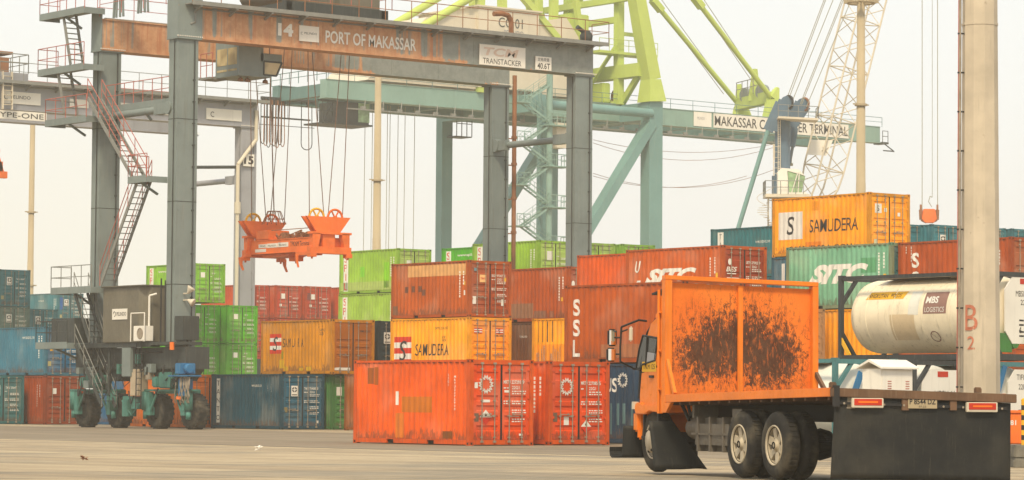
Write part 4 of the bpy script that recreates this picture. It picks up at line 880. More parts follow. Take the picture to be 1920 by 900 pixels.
for y in (2.95, 5.2):
    b = MB(); b.tube((-.3, y, 1.6), (-.3, y, 3.8), .07, 8); b.build('vertical_pipe', M['crane_dk'], g)
def flight(p, q, side, nm='stairway', mt='rail', rt='redrail', wd=.7, **k):
    b = MB(); steps(b, p, q, wd, side, 0, 1, **k); return b.build(nm, [M[mt], M[rt]], g)
xs = -.55
flight((xs, 4.75, 1.0), (xs, 7.35, 3.95), XD, mt='crane_dk', rt='rail')
flight((xs, 6.0, 4.0), (xs, 7.5, 6.4), XD, mt='crane_dk', rt='rail')
flight((xs, 5.1, 6.65), (xs, 1.85, 11.45), XD)
flight((xs, 2.35, 11.6), (xs, 6.5, 15.6 - .05), XD)
flight((xs, 8.7, 15.0), (xs, 9.4, 17.05), XD, rails=False)
flight((xs, 8.2, 17.3), (xs, 9.0, 19.9), XD, rails=False)
def deck(y0, y1, z, x0=-1.1, x1=.0, rails=True, pts=None, rm='redrail'):
    b = MB(); b.box(x0, x1, y0, y1, z - .06, z); b.box(x0 - .02, x0 + .04, y0, y1, z - .22, z + .1); b.box(x0, x1, y1 - .04, y1 + .02, z - .22, z + .1); b.box(x0, x1, y0 - .02, y0 + .04, z - .22, z + .06)
    b.bar((x1, (y0 + y1) / 2, z - .7), (x0 + .2, (y0 + y1) / 2, z - .2), .1, .1)
    d = b.build('platform', M['crane'], g)
    if rails: r_ = MB(); r_.rail(pts or [(x0, y0, z), (x0, y1, z), (x1, y1, z)], 1.1, .9, .022); r_.build('railing', M[rm], d)
    return d
deck(6.3, 10.2, 14.75 - .1); deck(6.6, 11.0, 17.15); deck(6.6, 10.9, 19.85)
deck(.75, 2.4, 11.5); deck(5.6, 9.4, 6.55, rm='rail')
deck(7.6, 10.6, 3.95, -1.2, .3, rm='crane_dk')
b = MB(); b.box(-.6, .25, 8.0, 10.2, 3.97, 5.2); b.build('switch_cabinet', M['crane_dk'], g, .02)
deck(.75, 6.8, 15.15, .25, .95, True, [(.25, .9, 15.15), (.25, 6.8, 15.15)])
b = MB()
for i in range(12): z = 1.2 + i * .28; b.bar((-.55, 1.9, z), (-.55, 2.35, z), .03, .03)
for y in (1.9, 2.35): b.tube((-.55, y, .9), (-.55, y, 4.6), .025, 5)
b.build('ladder', M['darkmetal'], g)
for x in (6.5, 8.6):                                    # cable clamps drawn on top of the far girder
    b = MB(); c = P(222 if x < 7 else 268, 40, X=GX + .3); y = c.y - GY
    b.box(.2, .9, y - .5, y + .5, ZB1 + 1.0, ZB1 + 1.3)
    for s in (-.45, -.15, .2, .45): b.tube((.3, y + s, ZB1), (.3, y + s * .8, ZB1 + 1.1), .06, 6)
    b.build('rope_anchor', M['crane'], g)
# spreader below the trolley
SX, SY = P(583, 470, Y=GY + .5).x, GY + .5
ZS = P(640, 485, Y=SY).z + .12
s = thing('container_spreader', 'orange container spreader hanging on ropes under the gantry trolley', 'spreader', (SX, SY, ZS)); s.scale = (1, 1, .68)
b = MB(); SW, SL_ = 2.35, 6.0
for y in (0, SL_ - .35): b = MB(); b.box(0 if y else -.02, SW, y, y + .35, .12, .62); sp = b.build('end_beam', M['spr'], s, .02)
for x in (.3, SW - .75):
    b = MB(); b.box(x, x + .45, -.1 + .46, SL_ - .36, .35, 1.25); b.box(x - .03, x + .48, .4, SL_ - .4, 1.25, 1.3); b.box(x - .03, x + .48, .4, SL_ - .4, .3, .35); mbeam = b.build('main_beam', M['spr'], s)
    if x < 1:
        oo = V(x - .004, 4.95, .62)
        bb = MB(); plate(bb, oo + V(0, 0, .12), LD, ZD, .72, .26, .01); plate(bb, oo + V(0, -.75, .1), LD, ZD, .9, .3, .01); plate(bb, oo + V(0, -1.68, .1), LD, ZD, .9, .32, .01); plate(bb, oo + V(0, .3, -.18), LD, ZD, .95, .22, .01); pl = bb.build('sign_board', M['white'], mbeam)
        bb = MB(); add_text(bb, 'PELINDO', oo + V(-.012, -.85, .18), LD, ZD, .12, .65, .003); add_text(bb, 'PELINDO', oo + V(-.012, -1.78, .18), LD, ZD, .12, .65, .003); add_text(bb, 'TPKNM', oo + V(-.012, -.1, .18), LD, ZD, .12, .5, .003); bb.build('lettering', M['mark_k'], mbeam)
        bb = MB(); add_text(bb, 'TPKNM Terminal 1', oo + V(0, -2.75, .1), LD, ZD, .34, 1.75, .004); bb.build('lettering', M['mark_k'], mbeam)
for y, sg_ in ((0, 1), (SL_, -1)):                         # end frames with their arches and corner guides
    b = MB(); yy = y if sg_ > 0 else y - .3
    for x in (.12, SW - .42):
        b.prism([(x, .6), (x + .3, .6), (x + .42 if x < 1 else x + .22, 1.3), (x + .42 if x < 1 else x + .22, 1.55), (x, 1.55)] if x < 1 else [(x, .6), (x + .3, .6), (x + .3, 1.55), (x - .12, 1.55), (x - .12, 1.3)], lambda u, v: (u, yy, v), lambda u, v: (u, yy + .3, v))
    b.box(.0, SW, yy, yy + .3, 1.5, 1.66); b.box(.75, 1.45, yy + .1, yy + .28, .62, 1.5); b.build('end_frame', M['spr'], s)
    for x in (-.02, SW - .3):
        b = MB(); b.box(x, x + .32, y - .04 if sg_ > 0 else y - .3, y + .3 if sg_ > 0 else y + .04, -.12, .16); b.tube((x + .16, y + sg_ * .12, -.25), (x + .16, y + sg_ * .12, -.12), .05, 8); b.build('twistlock', M['spr'], s)
    for x in (-.08, SW + .02):
        if (sg_ < 0) or x < 0:
            b = MB(); xo = -1 if x < 0 else 1; b.prism([(0, .1), (.28, .1), (.2, -.35), (-.06, -.85), (-.14, -.82), (.02, -.4)], lambda u, v: (x + xo * .02, (y - sg_ * (u - .25)) if sg_ < 0 else y + .9 + u * .6, v), lambda u, v: (x + xo * .1, (y - sg_ * (u - .25)) if sg_ < 0 else y + .9 + u * .6, v)); b.build('flipper', M['spr'], s)
    # headblock: trapezoid plate with two sheaves
    y_h = y + sg_ * .25; b = MB(); b.prism([(.5, 1.66), (1.85, 1.66), (2.45, 2.75), (-.1, 2.75)], lambda u, v: (u, y_h, v), lambda u, v: (u, y_h + .12, v)); b.prism([(.5, 1.66), (1.85, 1.66), (2.45, 2.75), (-.1, 2.75)], lambda u, v: (u, y_h + .4, v), lambda u, v: (u, y_h + .5, v)); b.build('head_plate', M['spr'], s)
    for x in (.65, 1.72):
        b = MB(); c = V(x, y_h + .26, 2.72); b.ring(c, YD, .42, .06, 22); b.tube(c - V(0, .08, 0), c + V(0, .08, 0), .1, 10)
        for k in range(6): a = k * math.pi / 3; b.bar(c, c + V(math.cos(a), 0, math.sin(a)) * .42, .05, .07, up=(0, 1, 0))
        b.v = [(x_, y_, 2.72 + (z_ - 2.72) / .72) for x_, y_, z_ in b.v]; b.build('sheave', M['yellow'] if x < 1 else M['spr'], s)
b = MB(); b.box(.3, 1.5, 4.1, 5.2, 1.35, 2.0); b.box(.4, 1.2, 3.9, 5.3, 1.3, 1.38); b.box(1.4, 2.0, 2.0, 3.8, 1.3, 1.6); b.build('control_box', M['spr'], s, .02)
b = MB()
for i in range(26):
    p = V(random.uniform(.35, 1.9), random.uniform(1.0, 3.8), 1.32); b.path([p, p + V(random.uniform(-.3, .3), random.uniform(-.5, .5), random.uniform(.25, .6)), p + V(random.uniform(-.5, .5), random.uniform(-.8, .8), .1)], .035, 5)
for i in range(9): p = V(random.uniform(.35, 1.5), random.uniform(1.1, 3.6), 1.3); b.box(p.x, p.x + .25, p.y, p.y + .3, 1.3, 1.3 + random.uniform(.2, .6))
b.build('hydraulics', M['copper'], s)
b = MB(); b.path([(.35, .8, 1.95), (.35, 3.9, 1.95)], .03, 5); c = V(1.2, 5.0, 2.0)
for a in range(8): t_ = a * math.pi / 4; b.path([c + V(math.cos(t_) * .6, math.sin(t_) * .6, .5), c + V(math.cos(t_) * .32, math.sin(t_) * .32, 1.45)], .022, 5)
b.ring(c + V(0, 0, 1.45), ZD, .32, .022, 12); b.ring(c + V(0, 0, .9), ZD, .5, .02, 12); b.build('cable_basket', M['copper'], s)
b = MB(); b.box(.9, 1.4, 2.7, 3.2, -.25, .3); b.prism([(2.2, .28), (5.2, .28), (4.8, .05), (3.0, .05)], lambda u, v: (.5, u, v), lambda u, v: (1.6, u, v)); b.box(.2, 1.0, .5, 1.6, .05, .3); b.tube((1.15, 2.95, -.4), (1.15, 2.95, -.25), .05, 8); b.build('telescopic_beam', M['spr'], s)
# ropes of the gantry (parts of the crane)
b = MB()
tops = [(575, 140, 1.6), (607, 110, .7), (617, 110, .7), (668, 105, .7), (500, 140, 5.6), (512, 140, 5.6), (522, 140, 5.6), (541, 140, 5.6)]
for i, (y_, sg_) in enumerate(((SY + .5, 0), (SY + 5.5, 4))):
    for k, (x_, dx, dy) in enumerate(((.23, -.5, -.4), (1.07, -.9, .1), (1.3, .9, .1), (2.14, .6, .3))):
        b.tube((SX + x_ - GX, y_ - GY, ZS + 1.85), (SX + x_ + dx - GX, y_ + dy - GY, ZB1 + .4), .022, 5)
b.tube((SX + 1.2 - GX, SY + 5 - GY, ZS + 2.2), (SX + .5 - GX, SY + 4.6 - GY, ZB1 + .3), .03, 5)
b.build('rope', M['rope'], g)

# --- the neighbouring crane 15
QS = 1.14; qc = P(452, 300, D=212.)
QX, QY = qc.x - (SPAN - .05) * QS, qc.y
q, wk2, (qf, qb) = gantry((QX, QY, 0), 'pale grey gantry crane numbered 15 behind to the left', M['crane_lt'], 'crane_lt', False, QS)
qx = lambda px, py: (P(px, py, Y=QY - .05).x - QX) / QS
def qboard(px0, px1, py0, py1):
    x0, x1 = qx(px0, py0), qx(px1, py1); z0, z1 = P(px1, py1, Y=QY - .1).z / QS, P(px0, py0, Y=QY - .1).z / QS
    return board(qf, x0, z0, x1 - x0, z1 - z0), x0, z0, x1 - x0, z1 - z0
s1, x0, z0, w0, h0 = qboard(2, 75, 170, 198); swirl(s1, x0 + .3, z0 + h0 * .55, .16, -.13); words(s1, 'PELINDO', x0 + .6, z0 + h0 * .42, h0 * .28, w0 * .5, -.13)
s1, x0, z0, w0, h0 = qboard(-40, 86, 203, 228); words(s1, 'TYPE-ONE', x0 + .9, z0 + h0 * .2, h0 * .6, w0 * .75, -.13)
s1, x0, z0, w0, h0 = qboard(222, 340, 192, 218); words(s1, 'Container Terminal', x0 + .1, z0 + h0 * .28, h0 * .5, w0 * .92, -.13)
s1, x0, z0, w0, h0 = qboard(130, 165, 185, 203)
s1, x0, z0, w0, h0 = qboard(386, 452, 202, 228); swirl(s1, x0 + .45, z0 + h0 * .5, .18, -.13)
c = P(465, 301, Y=QY - .1); b = MB(); cx_, cz_ = (c.x - QX) / QS, c.z / QS; plate(b, (cx_ - .38, -.1, cz_ - .36), XD, ZD, .8, .75, .05); s1 = b.build('sign_board', M['white'], q); words(s1, '15', cx_ - .32, cz_ - .23, .5, .68, -.155, fat=.03)
b = MB(); xp = (P(446, 300, Y=QY - .2).x - QX) / QS; b.path([(xp, -.2, 4), (xp, -.2, 15.6), (xp + 1.3, -.2, 17.2), (xp + 1.3, -.2, 19)], .12, 8); b.tube((xp, -.2, 12.6), (xp, -.2, 13.3), .2, 8); b.build('drain_pipe', M['cream'], q)
b = MB(); b.tube((SPAN - 3.6, .5, 15.3), (SPAN - .1, .5, 15.5), .1, 8); b.build('cross_tube', M['crane_dk'], q)
b = MB(); xt = qx(0, 150) - 1.0
b.box(xt - 1.5, xt + 2.7, -.3, 4.5, 19.9, 20.1); b.box(xt - 1.5, xt + 2.7, -.3, .1, 19.6, 19.9)
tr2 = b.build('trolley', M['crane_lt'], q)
b = MB(); b.tube((xt + .2, .5, 20.7), (xt + .2, 2.2, 20.7), .55, 14); b.box(xt - 1.2, xt + .0, .2, 3, 20.1, 21.1); b.box(xt + 1., xt + 1.7, .2, 3, 20.1, 21.0); b.box(xt - 1.3, xt + 1.9, .1, 3.5, 21.2, 21.35); b.build('hoist_machinery', M['copper'], tr2)
r_ = MB(); r_.rail([(xt - 1.5, -.3, 20.1), (xt + 2.7, -.3, 20.1), (xt + 2.7, 4, 20.1)], 1.1, 1.1, .03); r_.build('railing', M['rail'], tr2)
b = MB(); steps(b, (xt + 1.2, -.6, 17.9), (xt + 1.2, -.55, 20.1), .6, XD, rails=False); b.build('ladder', M['cream'], tr2)
zq = P(5, 300, Y=QY + 1.2).z; xq = P(14, 330, Y=QY + 1.2).x
s = thing('container_spreader', 'second orange spreader cut off by the left edge of the photo', 'spreader', (xq - 2.1, QY + 1.2, zq - 1.0))
for y in (0, 5.6): b = MB(); b.box(0, 2.1, y, y + .4, -.2, .25); b.build('end_beam', M['spr'], s)
for x in (.3, 1.3): b = MB(); b.box(x, x + .5, .1, 5.8, .1, .9); b.build('main_beam', M['spr'], s)
b = MB(); b.prism([(.4, .25), (1.9, .25), (1.5, 1.4), (.7, 1.4)], lambda u, v: (u, .1, v), lambda u, v: (u, .4, v)); b.tube((1.1, .05, 1.6), (1.1, .45, 1.6), .45, 16); b.build('head_plate', M['spr'], s)
b = MB()
for dx in (.7, 1.1, 1.5): b.tube(((xq - 2.1 + dx - QX) / QS, 1.3, (zq + .6) / QS), ((xq - 2.1 + dx - QX) / QS, 1.3, 19.5), .025, 5)
b.build('rope', M['rope'], q)

# ================================================================== ship to shore crane (teal portal, lime upper works)
AX, AY, SS, SG = 195.6, 227.9, 16.0, 13.6
t = thing('ship_to_shore_crane', 'tall quay crane with teal portal and lime green upper works behind the yard', 'quay crane', (AX, AY, 0))
TL_, TD, LI = M['teal'], M['tealdk'], M['lime']
def q_(px, py, y=0.): v = P(px, py, Y=AY + y); return V(v.x - AX, y, v.z)
HT = 31.2
for x, y in ((0, 0), (0, SS), (-SG, 0), (-SG, SS)):
    b = MB(); wl = (1.35, 1.7) if x == 0 and y == 0 else (.85, 1.1) if y == 0 else (1.0, 1.3); b.taper((x, y, 1.2), (x, y, HT if x == 0 else 30.4), wl[0], wl[1], wl[0], wl[1], up=(1, 0, 0)); b.build('leg', TL_, t)
    b = MB(); b.box(x - 1, x + 1, y - 3.5, y + 3.5, .3, 1.4); [b.tube((x - .3, y + k, .4), (x + .3, y + k, .4), .4, 14) for k in (-3, -1.5, 1.5, 3)]; b.build('bogie', TD, t)
for y in (0, SS):
    b = MB(); b.bar((-.4, y - .2, 29.0), (-SG + .3, y - .2, 11.6), .9, 1.2, up=(0, 1, 0)); b.build('diagonal_brace', TL_, t)
    b = MB(); b.tube((-.5, y - .5, 30.0), (-SG, y - .5, 30.0), .45, 14); b.build('tie_pipe', TL_, t)
for x in (0, -SG): b = MB(); b.box(x - .8, x + .8, .7, SS - .7, 29.4, 31.1); b.build('portal_beam', TL_, t)
b = MB(); b.box(-.6, .6, .7, SS - .7, 1.4, 3.); b.build('sill_beam', TD, t)
# twin girders
YN, YF2 = 4.0, 12.0
xl = q_(612, 130, YN).x; xr_ = q_(1650, 250, YN).x; z0g, z1g = q_(1240, 233, YN).z, q_(1240, 203, YN).z
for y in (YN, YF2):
    b = MB(); b.box(xl, xr_, y, y + 1.0, z0g, z1g); b.box(xl, xr_, y - .08, y + 1.2, z0g - .08, z0g); b.box(xl, xr_, y - .06, y + 1.1, z1g, z1g + .06); b.build('girder', M['tealglare'] if y == YN else TD, t)  # near girder takes the glare-lightened teal, far girder the dark teal
for x in [xl + .6] + [xl + 8 * k for k in range(1, 9)] + [xr_ - 1]:
    b = MB(); b.box(x - .35, x + .35, YN + 1, YF2, z0g + .2, z1g - .3); b.build('cross_beam', TD, t)
b = MB(); b.rail([(xl, YN - .3, z1g), (xr_, YN - .3, z1g)], 1.0, 3., .03); b.rail([(xl, YF2 + 1.2, z1g), (xl, YN, z1g)], 1.1, 1.5, .04); b.build('railing', M['tealdk'], t)
zf = q_(1300, 256, YN).z; b = MB(); b.bar((xl + 2, YN - .5, zf), (xr_ - 14, YN - .5, zf), .2, .12)
for k in range(26): x = xl + 4 + k * 2.1; b.bar((x, YN - .5, zf), (x + .3, YN - .2, z0g), .07, .07); b.box(x - .4, x + .1, YN - .6, YN - .4, zf + .05, zf + .3)
b.build('festoon_rail', M['rail'], t)
# signs on the girder
a0, a1 = q_(1300, 210, YN), q_(1332, 210, YN); zt, zb = q_(1337, 211, YN).z, q_(1337, 241, YN).z
def qsign(px0, px1, z0_, z1_, s=None):
    x0, x1 = q_(px0, 220, YN).x, q_(px1, 230, YN).x
    b = MB(); plate(b, (x0, YN - .04, z0_), XD, ZD, x1 - x0, z1_ - z0_, .05); o = b.build('sign_board', M['white'], t)
    if s: b = MB(); add_text(b, s, (x0 + .15, YN - .1, z0_ + (z1_ - z0_) * .16), XD, ZD, (z1_ - z0_) * .68, x1 - x0 - .3, .004, 0, .008); b.build('lettering', M['mark_k'], o)
    return o
o = qsign(1300, 1333, z0g + .1, z1g - .05); b = MB(); add_text(b, 'PELINDO', (a0.x + .45, YN - .1, (z0g + z1g) / 2), XD, ZD, .25, 1., .004); b.build('lettering', M['crane_lt'], o)
qsign(1337, 1590, z0g + .1, z1g - .05, 'MAKASSAR CONTAINER TERMINAL')
# boom tip platform
b = MB(); b.box(xr_, xr_ + .8, YN - .5, YN + 1, z0g - .2, z0g); b.path([(xr_, YN - .3, z0g), (xr_ + 1.8, YN - .3, z0g - .9), (xr_ + .2, YN - .3, z0g - .9)], .07, 5); b.rail([(xr_, YN - .4, z0g), (xr_ + .8, YN - .4, z0g)], 1.2, .8, .04); b.build('tip_platform', M['crane_dk'], t)
# forestay pedestals, forestays, back stays and apex frame
APX = V(-6.3, SS / 2, 60)
ped = []
for y in (YN + .5, YF2 + .5):
    px, py = (1452, 205) if y < 8 else (1392, 203)
    b0 = V(q_(px, py, y).x, y, z1g); p1 = V(q_(1460 if y < 8 else 1388, 160, y).x, y, q_(1388, 158, y).z)
    b = MB(); b.taper(b0, b0 + V(-.2, 0, 2.0), 2.6, 1.1, 1.3, .9, up=(0, 1, 0)); b.taper(b0 + V(-.2, 0, 2.0), p1 + V(-.2, 0, 0), 1.3, .7, .3, .4, up=(0, 1, 0)); b.build('stay_pedestal', LI, t); ped.append(b0 + V(-.5, 0, 2.2))
b = MB(); b.bar(ped[0], ped[1], 1.0, 1.2); c = ped[0].lerp(ped[1], .5); b.taper(c, c + V(0, 0, 3.4), 1.2, .8, .4, .4, up=(0, 1, 0)); b.build('stay_cross_beam', LI, t)
for k in (.25, .75): b = MB(); b.tube(ped[0].lerp(ped[1], k) + V(-.4, 0, .8), ped[0].lerp(ped[1], k) + V(.3, 0, .8), .75, 14); b.build('stay_sheave', M['crane'], t)
b = MB(); b.rail([ped[0].lerp(ped[1], .2) + V(-.8, 0, .6), ped[0].lerp(ped[1], .9) + V(-.8, 0, .6)], 1.6, 1.4, .05); b.build('railing', M['rail'], t)
tops_ = [q_(1310, 8, YN), q_(1235, 12, YF2)]
for p_, y, (px, py) in zip(ped, (YN + .5, YF2 + .5), ((1316, 14), (1240, 20))):
    e = q_(px, py, y); d = (e - p_); b = MB(); b.tube(p_, e, .27, 10); b.build('forestay', LI, t)
    b = MB(); b.bar(e, e + d.normalized() * 1.6, .6, .8, up=(0, 1, 0)); b.bar(e + d.normalized() * 1.6, e + d * 1.2, .35, .5, up=(0, 1, 0)); b.build('stay_link', LI, t)
    b = MB()
    for k in (1.2, 2.2): b.tube(p_ + V(-k, 0, 1.0), e + d * .6 + V(-k * .3 - .5, 0, 4 - k), .04, 5)
    b.build('rope', M['ropelt'], t)
for y in (0, SS):                                           # leaning front legs of the apex frame
    top = V(-6.5, y * .5 + 4 if False else y, 60); foot = V(0, y, HT)
    b = MB(); b.taper(foot, foot + V(0, 0, .0) + V(-.15, 0, 2.2), 2.0, 2.1, 1.45, 1.45, up=(1, 0, 0)); b.taper(foot + V(-.15, 0, 2.2), top, 1.45, 1.45, .9, .9, up=(1, 0, 0)); b.build('apex_leg', LI, t)
vx = q_(1160, 150, YN).x
def limes(name, segs, r=.3):
    for p_, q2, wd in segs: b = MB(); b.bar(p_, q2, wd, wd, up=(0, 1, 0)); b.build(name, LI, t)
zc = 37.2
limes('apex_strut', [(V(vx, YN, z1g), V(vx, YN, 60), .75), (V(vx, YF2, z1g), V(vx, YF2, 60), .75), (V(-6.4, YN + 6, z1g), V(-6.4, YN + 6, 60), .6),
      (V(-.7, .5, 34.4), V(-.7, SS - .5, 34.4), 1.3), (V(-1.6, .5, 41.6), V(-1.6, SS - 1, 41.6), .6), (V(-.8, .8, 34.2), V(-.4, 4.2, 31.2), .5), (V(-.8, SS - 5.4, 34.2), V(-.4, 5.6, 31.2), .6),
      (V(vx, YN, 39.7), V(vx, YF2, 39.7), .6), (V(vx, YF2, 40.3), V(vx, YN + 3, 46), .5), (V(vx - 4, YN, z1g + 1), V(-7, YN, 44), .5), (V(vx - 1, YN + 3, 33.5), V(vx + .4, YN + .2, 37.8), .3), (V(vx, YN, 38.3), V(vx + 2.5, YN, 38.3), .35)])
b = MB(); zz = 36.4; b.box(vx - 3, vx + 4.6, YN - .6, YN + 1.2, zz - .25, zz); b.build('platform', LI, t)
b = MB(); b.rail([(vx - 3, YN - .6, zz), (vx + 4.6, YN - .6, zz)], 1.2, 1.2, .035); b.build('railing', M['lime'], t)
b = MB(); b.box(vx - 3.4, vx - 1.4, YN + 2.5, YN + 4.5, z1g + .5, z1g + 4.5); b.box(vx - 1.2, vx - .2, YN + 1, YN + 3, z1g + .2, z1g + 2.2); b.box(vx - 5.6, vx - 3, YN + 1, YN + 3, z1g + 6.5, z1g + 8.8); b.build('hoist_housing', LI, t, .1)
b = MB(); b.tube((vx + .8, YN + 1.5, z1g + 1.0), (vx + 1.6, YN + 1.5, z1g + 1.0), .7, 14); b.build('rope_drum', M['copper'], t)
for (px, py), y in (((800, 45), YN), ((745, 42), YF2)):      # back stays
    f_ = q_(px, py, y); e = q_(px + 70, py - 42, y); b = MB(); b.tube(f_ - (e - f_) * .5, f_ + (e - f_) * 4.2, .38, 10); b.build('back_stay', LI, t)
for px, y in ((880, YF2), (900, YN), (1038, YN + 2), (945, YN)):
    e = q_(px, 30, y); b = MB(); b.bar((e.x, y, z1g), (e.x + (2 if px == 880 else -.8 if px == 945 else 0), y, 60), .7 if px != 880 else 1.0, .7, up=(0, 1, 0)); b.build('apex_strut', LI, t)
e0, e1 = q_(985, 0, YN), q_(1010, 30, YN); b = MB(); b.bar(e0 + (e0 - e1) * 3, e1 + (e1 - e0) * 2, .6, .6, up=(0, 1, 0)); b.build('apex_strut', LI, t)
# machinery house
hx0, hx1 = q_(893, 40, YN).x, q_(1006, 40, YN).x; hz = q_(950, 19, YN).z
b = MB(); b.box(hx0, hx1, YN - .4, YF2 + 1.4, z1g + .5, hz); b.box(hx0 - .3, hx1 + .3, YN - .6, YF2 + 1.6, hz, hz + .15)
b.prism([(q_(690, 50, YN).x, z1g + .3), (hx0, z1g + .3), (hx0, q_(893, 20, YN).z - .4), (q_(800, 30, YN).x, q_(800, 32, YN).z)], lambda u, v: (u, YN, v), lambda u, v: (u, YF2, v))
b.prism([(hx1, z1g + .3), (q_(1092, 80, YN).x, z1g + .3), (q_(1085, 72, YN).x, q_(1085, 70, YN).z), (q_(1062, 35, YN).x, q_(1062, 33, YN).z), (hx1, q_(1010, 41, YN).z)], lambda u, v: (u, YN, v), lambda u, v: (u, YF2, v))
mh = b.build('machinery_house', M['cream'], t)
b = MB(); c = q_(930, 51, YN); add_text(b, 'CC 01', (c.x, YN - .42, c.z), XD, ZD, .95, q_(975, 51, YN).x - c.x, .01); b.build('lettering', M['crane_dk'], mh)
b = MB(); c = q_(940, 66, YN); add_text(b, 'PELINDO', (c.x, YN - .42, c.z), XD, ZD, .5, 2.4, .01); b.build('lettering', M['crane_lt'], mh)
# trolley cab, festoon loops and hanging cage under the landward end
c0, c1 = q_(632, 230, YN + 2), q_(692, 190, YN + 2)
b = MB(); b.box(c0.x, c1.x, YN + 2, YN + 5, c0.z, z0g - .1); b.box(c0.x - 1.6, c1.x + .3, YN + 1.8, YN + 5.2, c0.z - .15, c0.z); cb = b.build('operator_cab', M['crane_dk'], t)
b = MB(); b.box(c0.x + (c1.x - c0.x) * .66, c1.x + .04, YN + 1.96, YN + 4.6, c0.z + .2, c0.z + 2.0); b.build('window', M['glassg'], cb)
b = MB(); b.rail([(c0.x - 2.2, YN + 2, c0.z), (c0.x, YN + 2, c0.z)], 2.0, .5, .05); b.bar((c0.x - 1.6, YN + 2, c0.z), (c0.x - .4, YN + 2, z0g), .12, .12); b.bar((c0.x - 2.2, YN + 2, c0.z + 2), (c0.x - .2, YN + 2, c0.z + 2), .15, .2); b.build('cab_cage', M['crane_dk'], t)
zr = q_(540, 187, YF2).z; b = MB(); fx0, fx1 = q_(490, 187, YF2).x, q_(592, 187, YF2).x
b.bar((fx0, YF2, zr), (fx1, YF2, zr), .3, .25); b.bar((fx0, YF2, zr - 1.8), (fx1 - .6, YF2, zr - 1.8), .1, .15); b.bar((fx0, YF2 + .2, zr - 2.5), (fx1, YF2 + .2, zr - 2.5), .06, .06); b.build('festoon_frame', M['crane_dk'], t)
for k in range(9):
    x = fx0 + .2 + k * .32 if k < 8 else fx1 - 1.0; wd = .22 if k < 8 else .62; zb_ = q_(500, 270 + (k % 3) * 3, YF2).z
    b = MB(); pts = [V(x - wd, YF2 - .1 * (k % 2), zr), V(x - wd, YF2, zb_ + .6)] + [V(x - wd * math.cos(a * math.pi / 6), YF2, zb_ + .5 - .5 * math.sin(a * math.pi / 6)) for a in range(1, 6)] + [V(x + wd, YF2, zb_ + .6), V(x + wd, YF2 + .1, zr)]
    b.path(pts, .045, 5); b.box(x - .1, x + .1, YF2 - .1, YF2 + .1, zr - .6, zr + .1); b.build('cable_loop', M['copper'] if k % 2 else M['darkmetal'], t)
b = MB()
for k in range(9): x = fx0 + .25 + k * .33; b.tube((x, YF2 - .2, zr - 1.9), (x, YF2 - .2, zr), .03, 4)
b.build('festoon_hanger', M['darkmetal'], t)
b = MB()
for px in (683, 697, 725, 745, 758, 776, 730): e = q_(px, 230, YN + 3); b.tube((e.x, YN + 3, 4), (e.x + .1, YN + 3, z0g), .03, 4)
b.build('rope', M['ropelt'], t)
b = MB(); c = q_(845, 250, SS - 1); b.box(c.x - .1, c.x + 1.9, SS - 2, SS - .2, c.z - .4, c.z - .3); b.rail([(c.x, SS - 2, c.z - .3), (c.x + 1.9, SS - 2, c.z - .3)], 2.4, .6, .05); b.build('hanging_platform', M['crane_dk'], t)
b = MB(); sx_ = q_(1030, 300, -2.6).x; SY_ = -.4; b.tube((q_(1012, 300, -1).x, -1, 3), (q_(1012, 300, -1).x, -1, 31), .2, 8); b.build('stair_post', TL_, t); b = MB(); b.tube((sx_, -2.6, 2), (sx_, -2.6, 36), .3, 10); b.build('stair_post', M['tealglare'], t)
st = MB()
for k in range(5):                                           # zig zag stair up the far leg
    z = 12.2 + k * 3.9; a = V(sx_ + .4, SS - 2.2, z); d_ = V(sx_ - 3.2, SS - 2.2, z + 1.95)
    steps(st, a, d_, .7, YD, 0, 0, n=6); steps(st, d_, V(sx_, SS - 2.2, z + 3.9), .7, YD, 0, 0, n=6)
    st.box(sx_ - .6, sx_ + 2.2, SS - 3, SS - 1.4, z - .1, z); st.rail([(sx_ - .6, SS - 3, z), (sx_ + 2.2, SS - 3, z), (sx_ + 2.2, SS - 1.4, z)], 1.1, .9, .04)
    st.box(sx_ - 4.4, sx_ - 2.8, SS - 3, SS - 1.4, z + 1.85, z + 1.95); st.rail([(sx_ - 4.4, SS - 3, z + 1.95), (sx_ - 2.8, SS - 3, z + 1.95)], 1.1, .9, .04)
st.v = [(x, y - SS - .3, z) for x, y, z in st.v]; st.build('stairway', M['tealglare'], t)
b = MB(); e = q_(1062, 278, -2.5); b.box(e.x - 1.2, e.x + .1, -2.5, -1, e.z, e.z + 2.4); b.build('lift_cabin', M['cream'], t)
for px0, py0, px1, py1, sag in ((1112, 268, 1452, 276, 1.6), (1112, 262, 1452, 270, 1.1), (1112, 325, 1452, 318, 1.7), (1112, 330, 1400, 330, 1.2)):
    p_, e = q_(px0, py0, YF2), q_(px1, py1, YF2); b = MB(); b.path([p_.lerp(e, k / 12) - ZD * (sag * 4 * (k / 12) * (1 - k / 12)) for k in range(13)], .03, 4); b.build('power_cable', M['copper'], t)

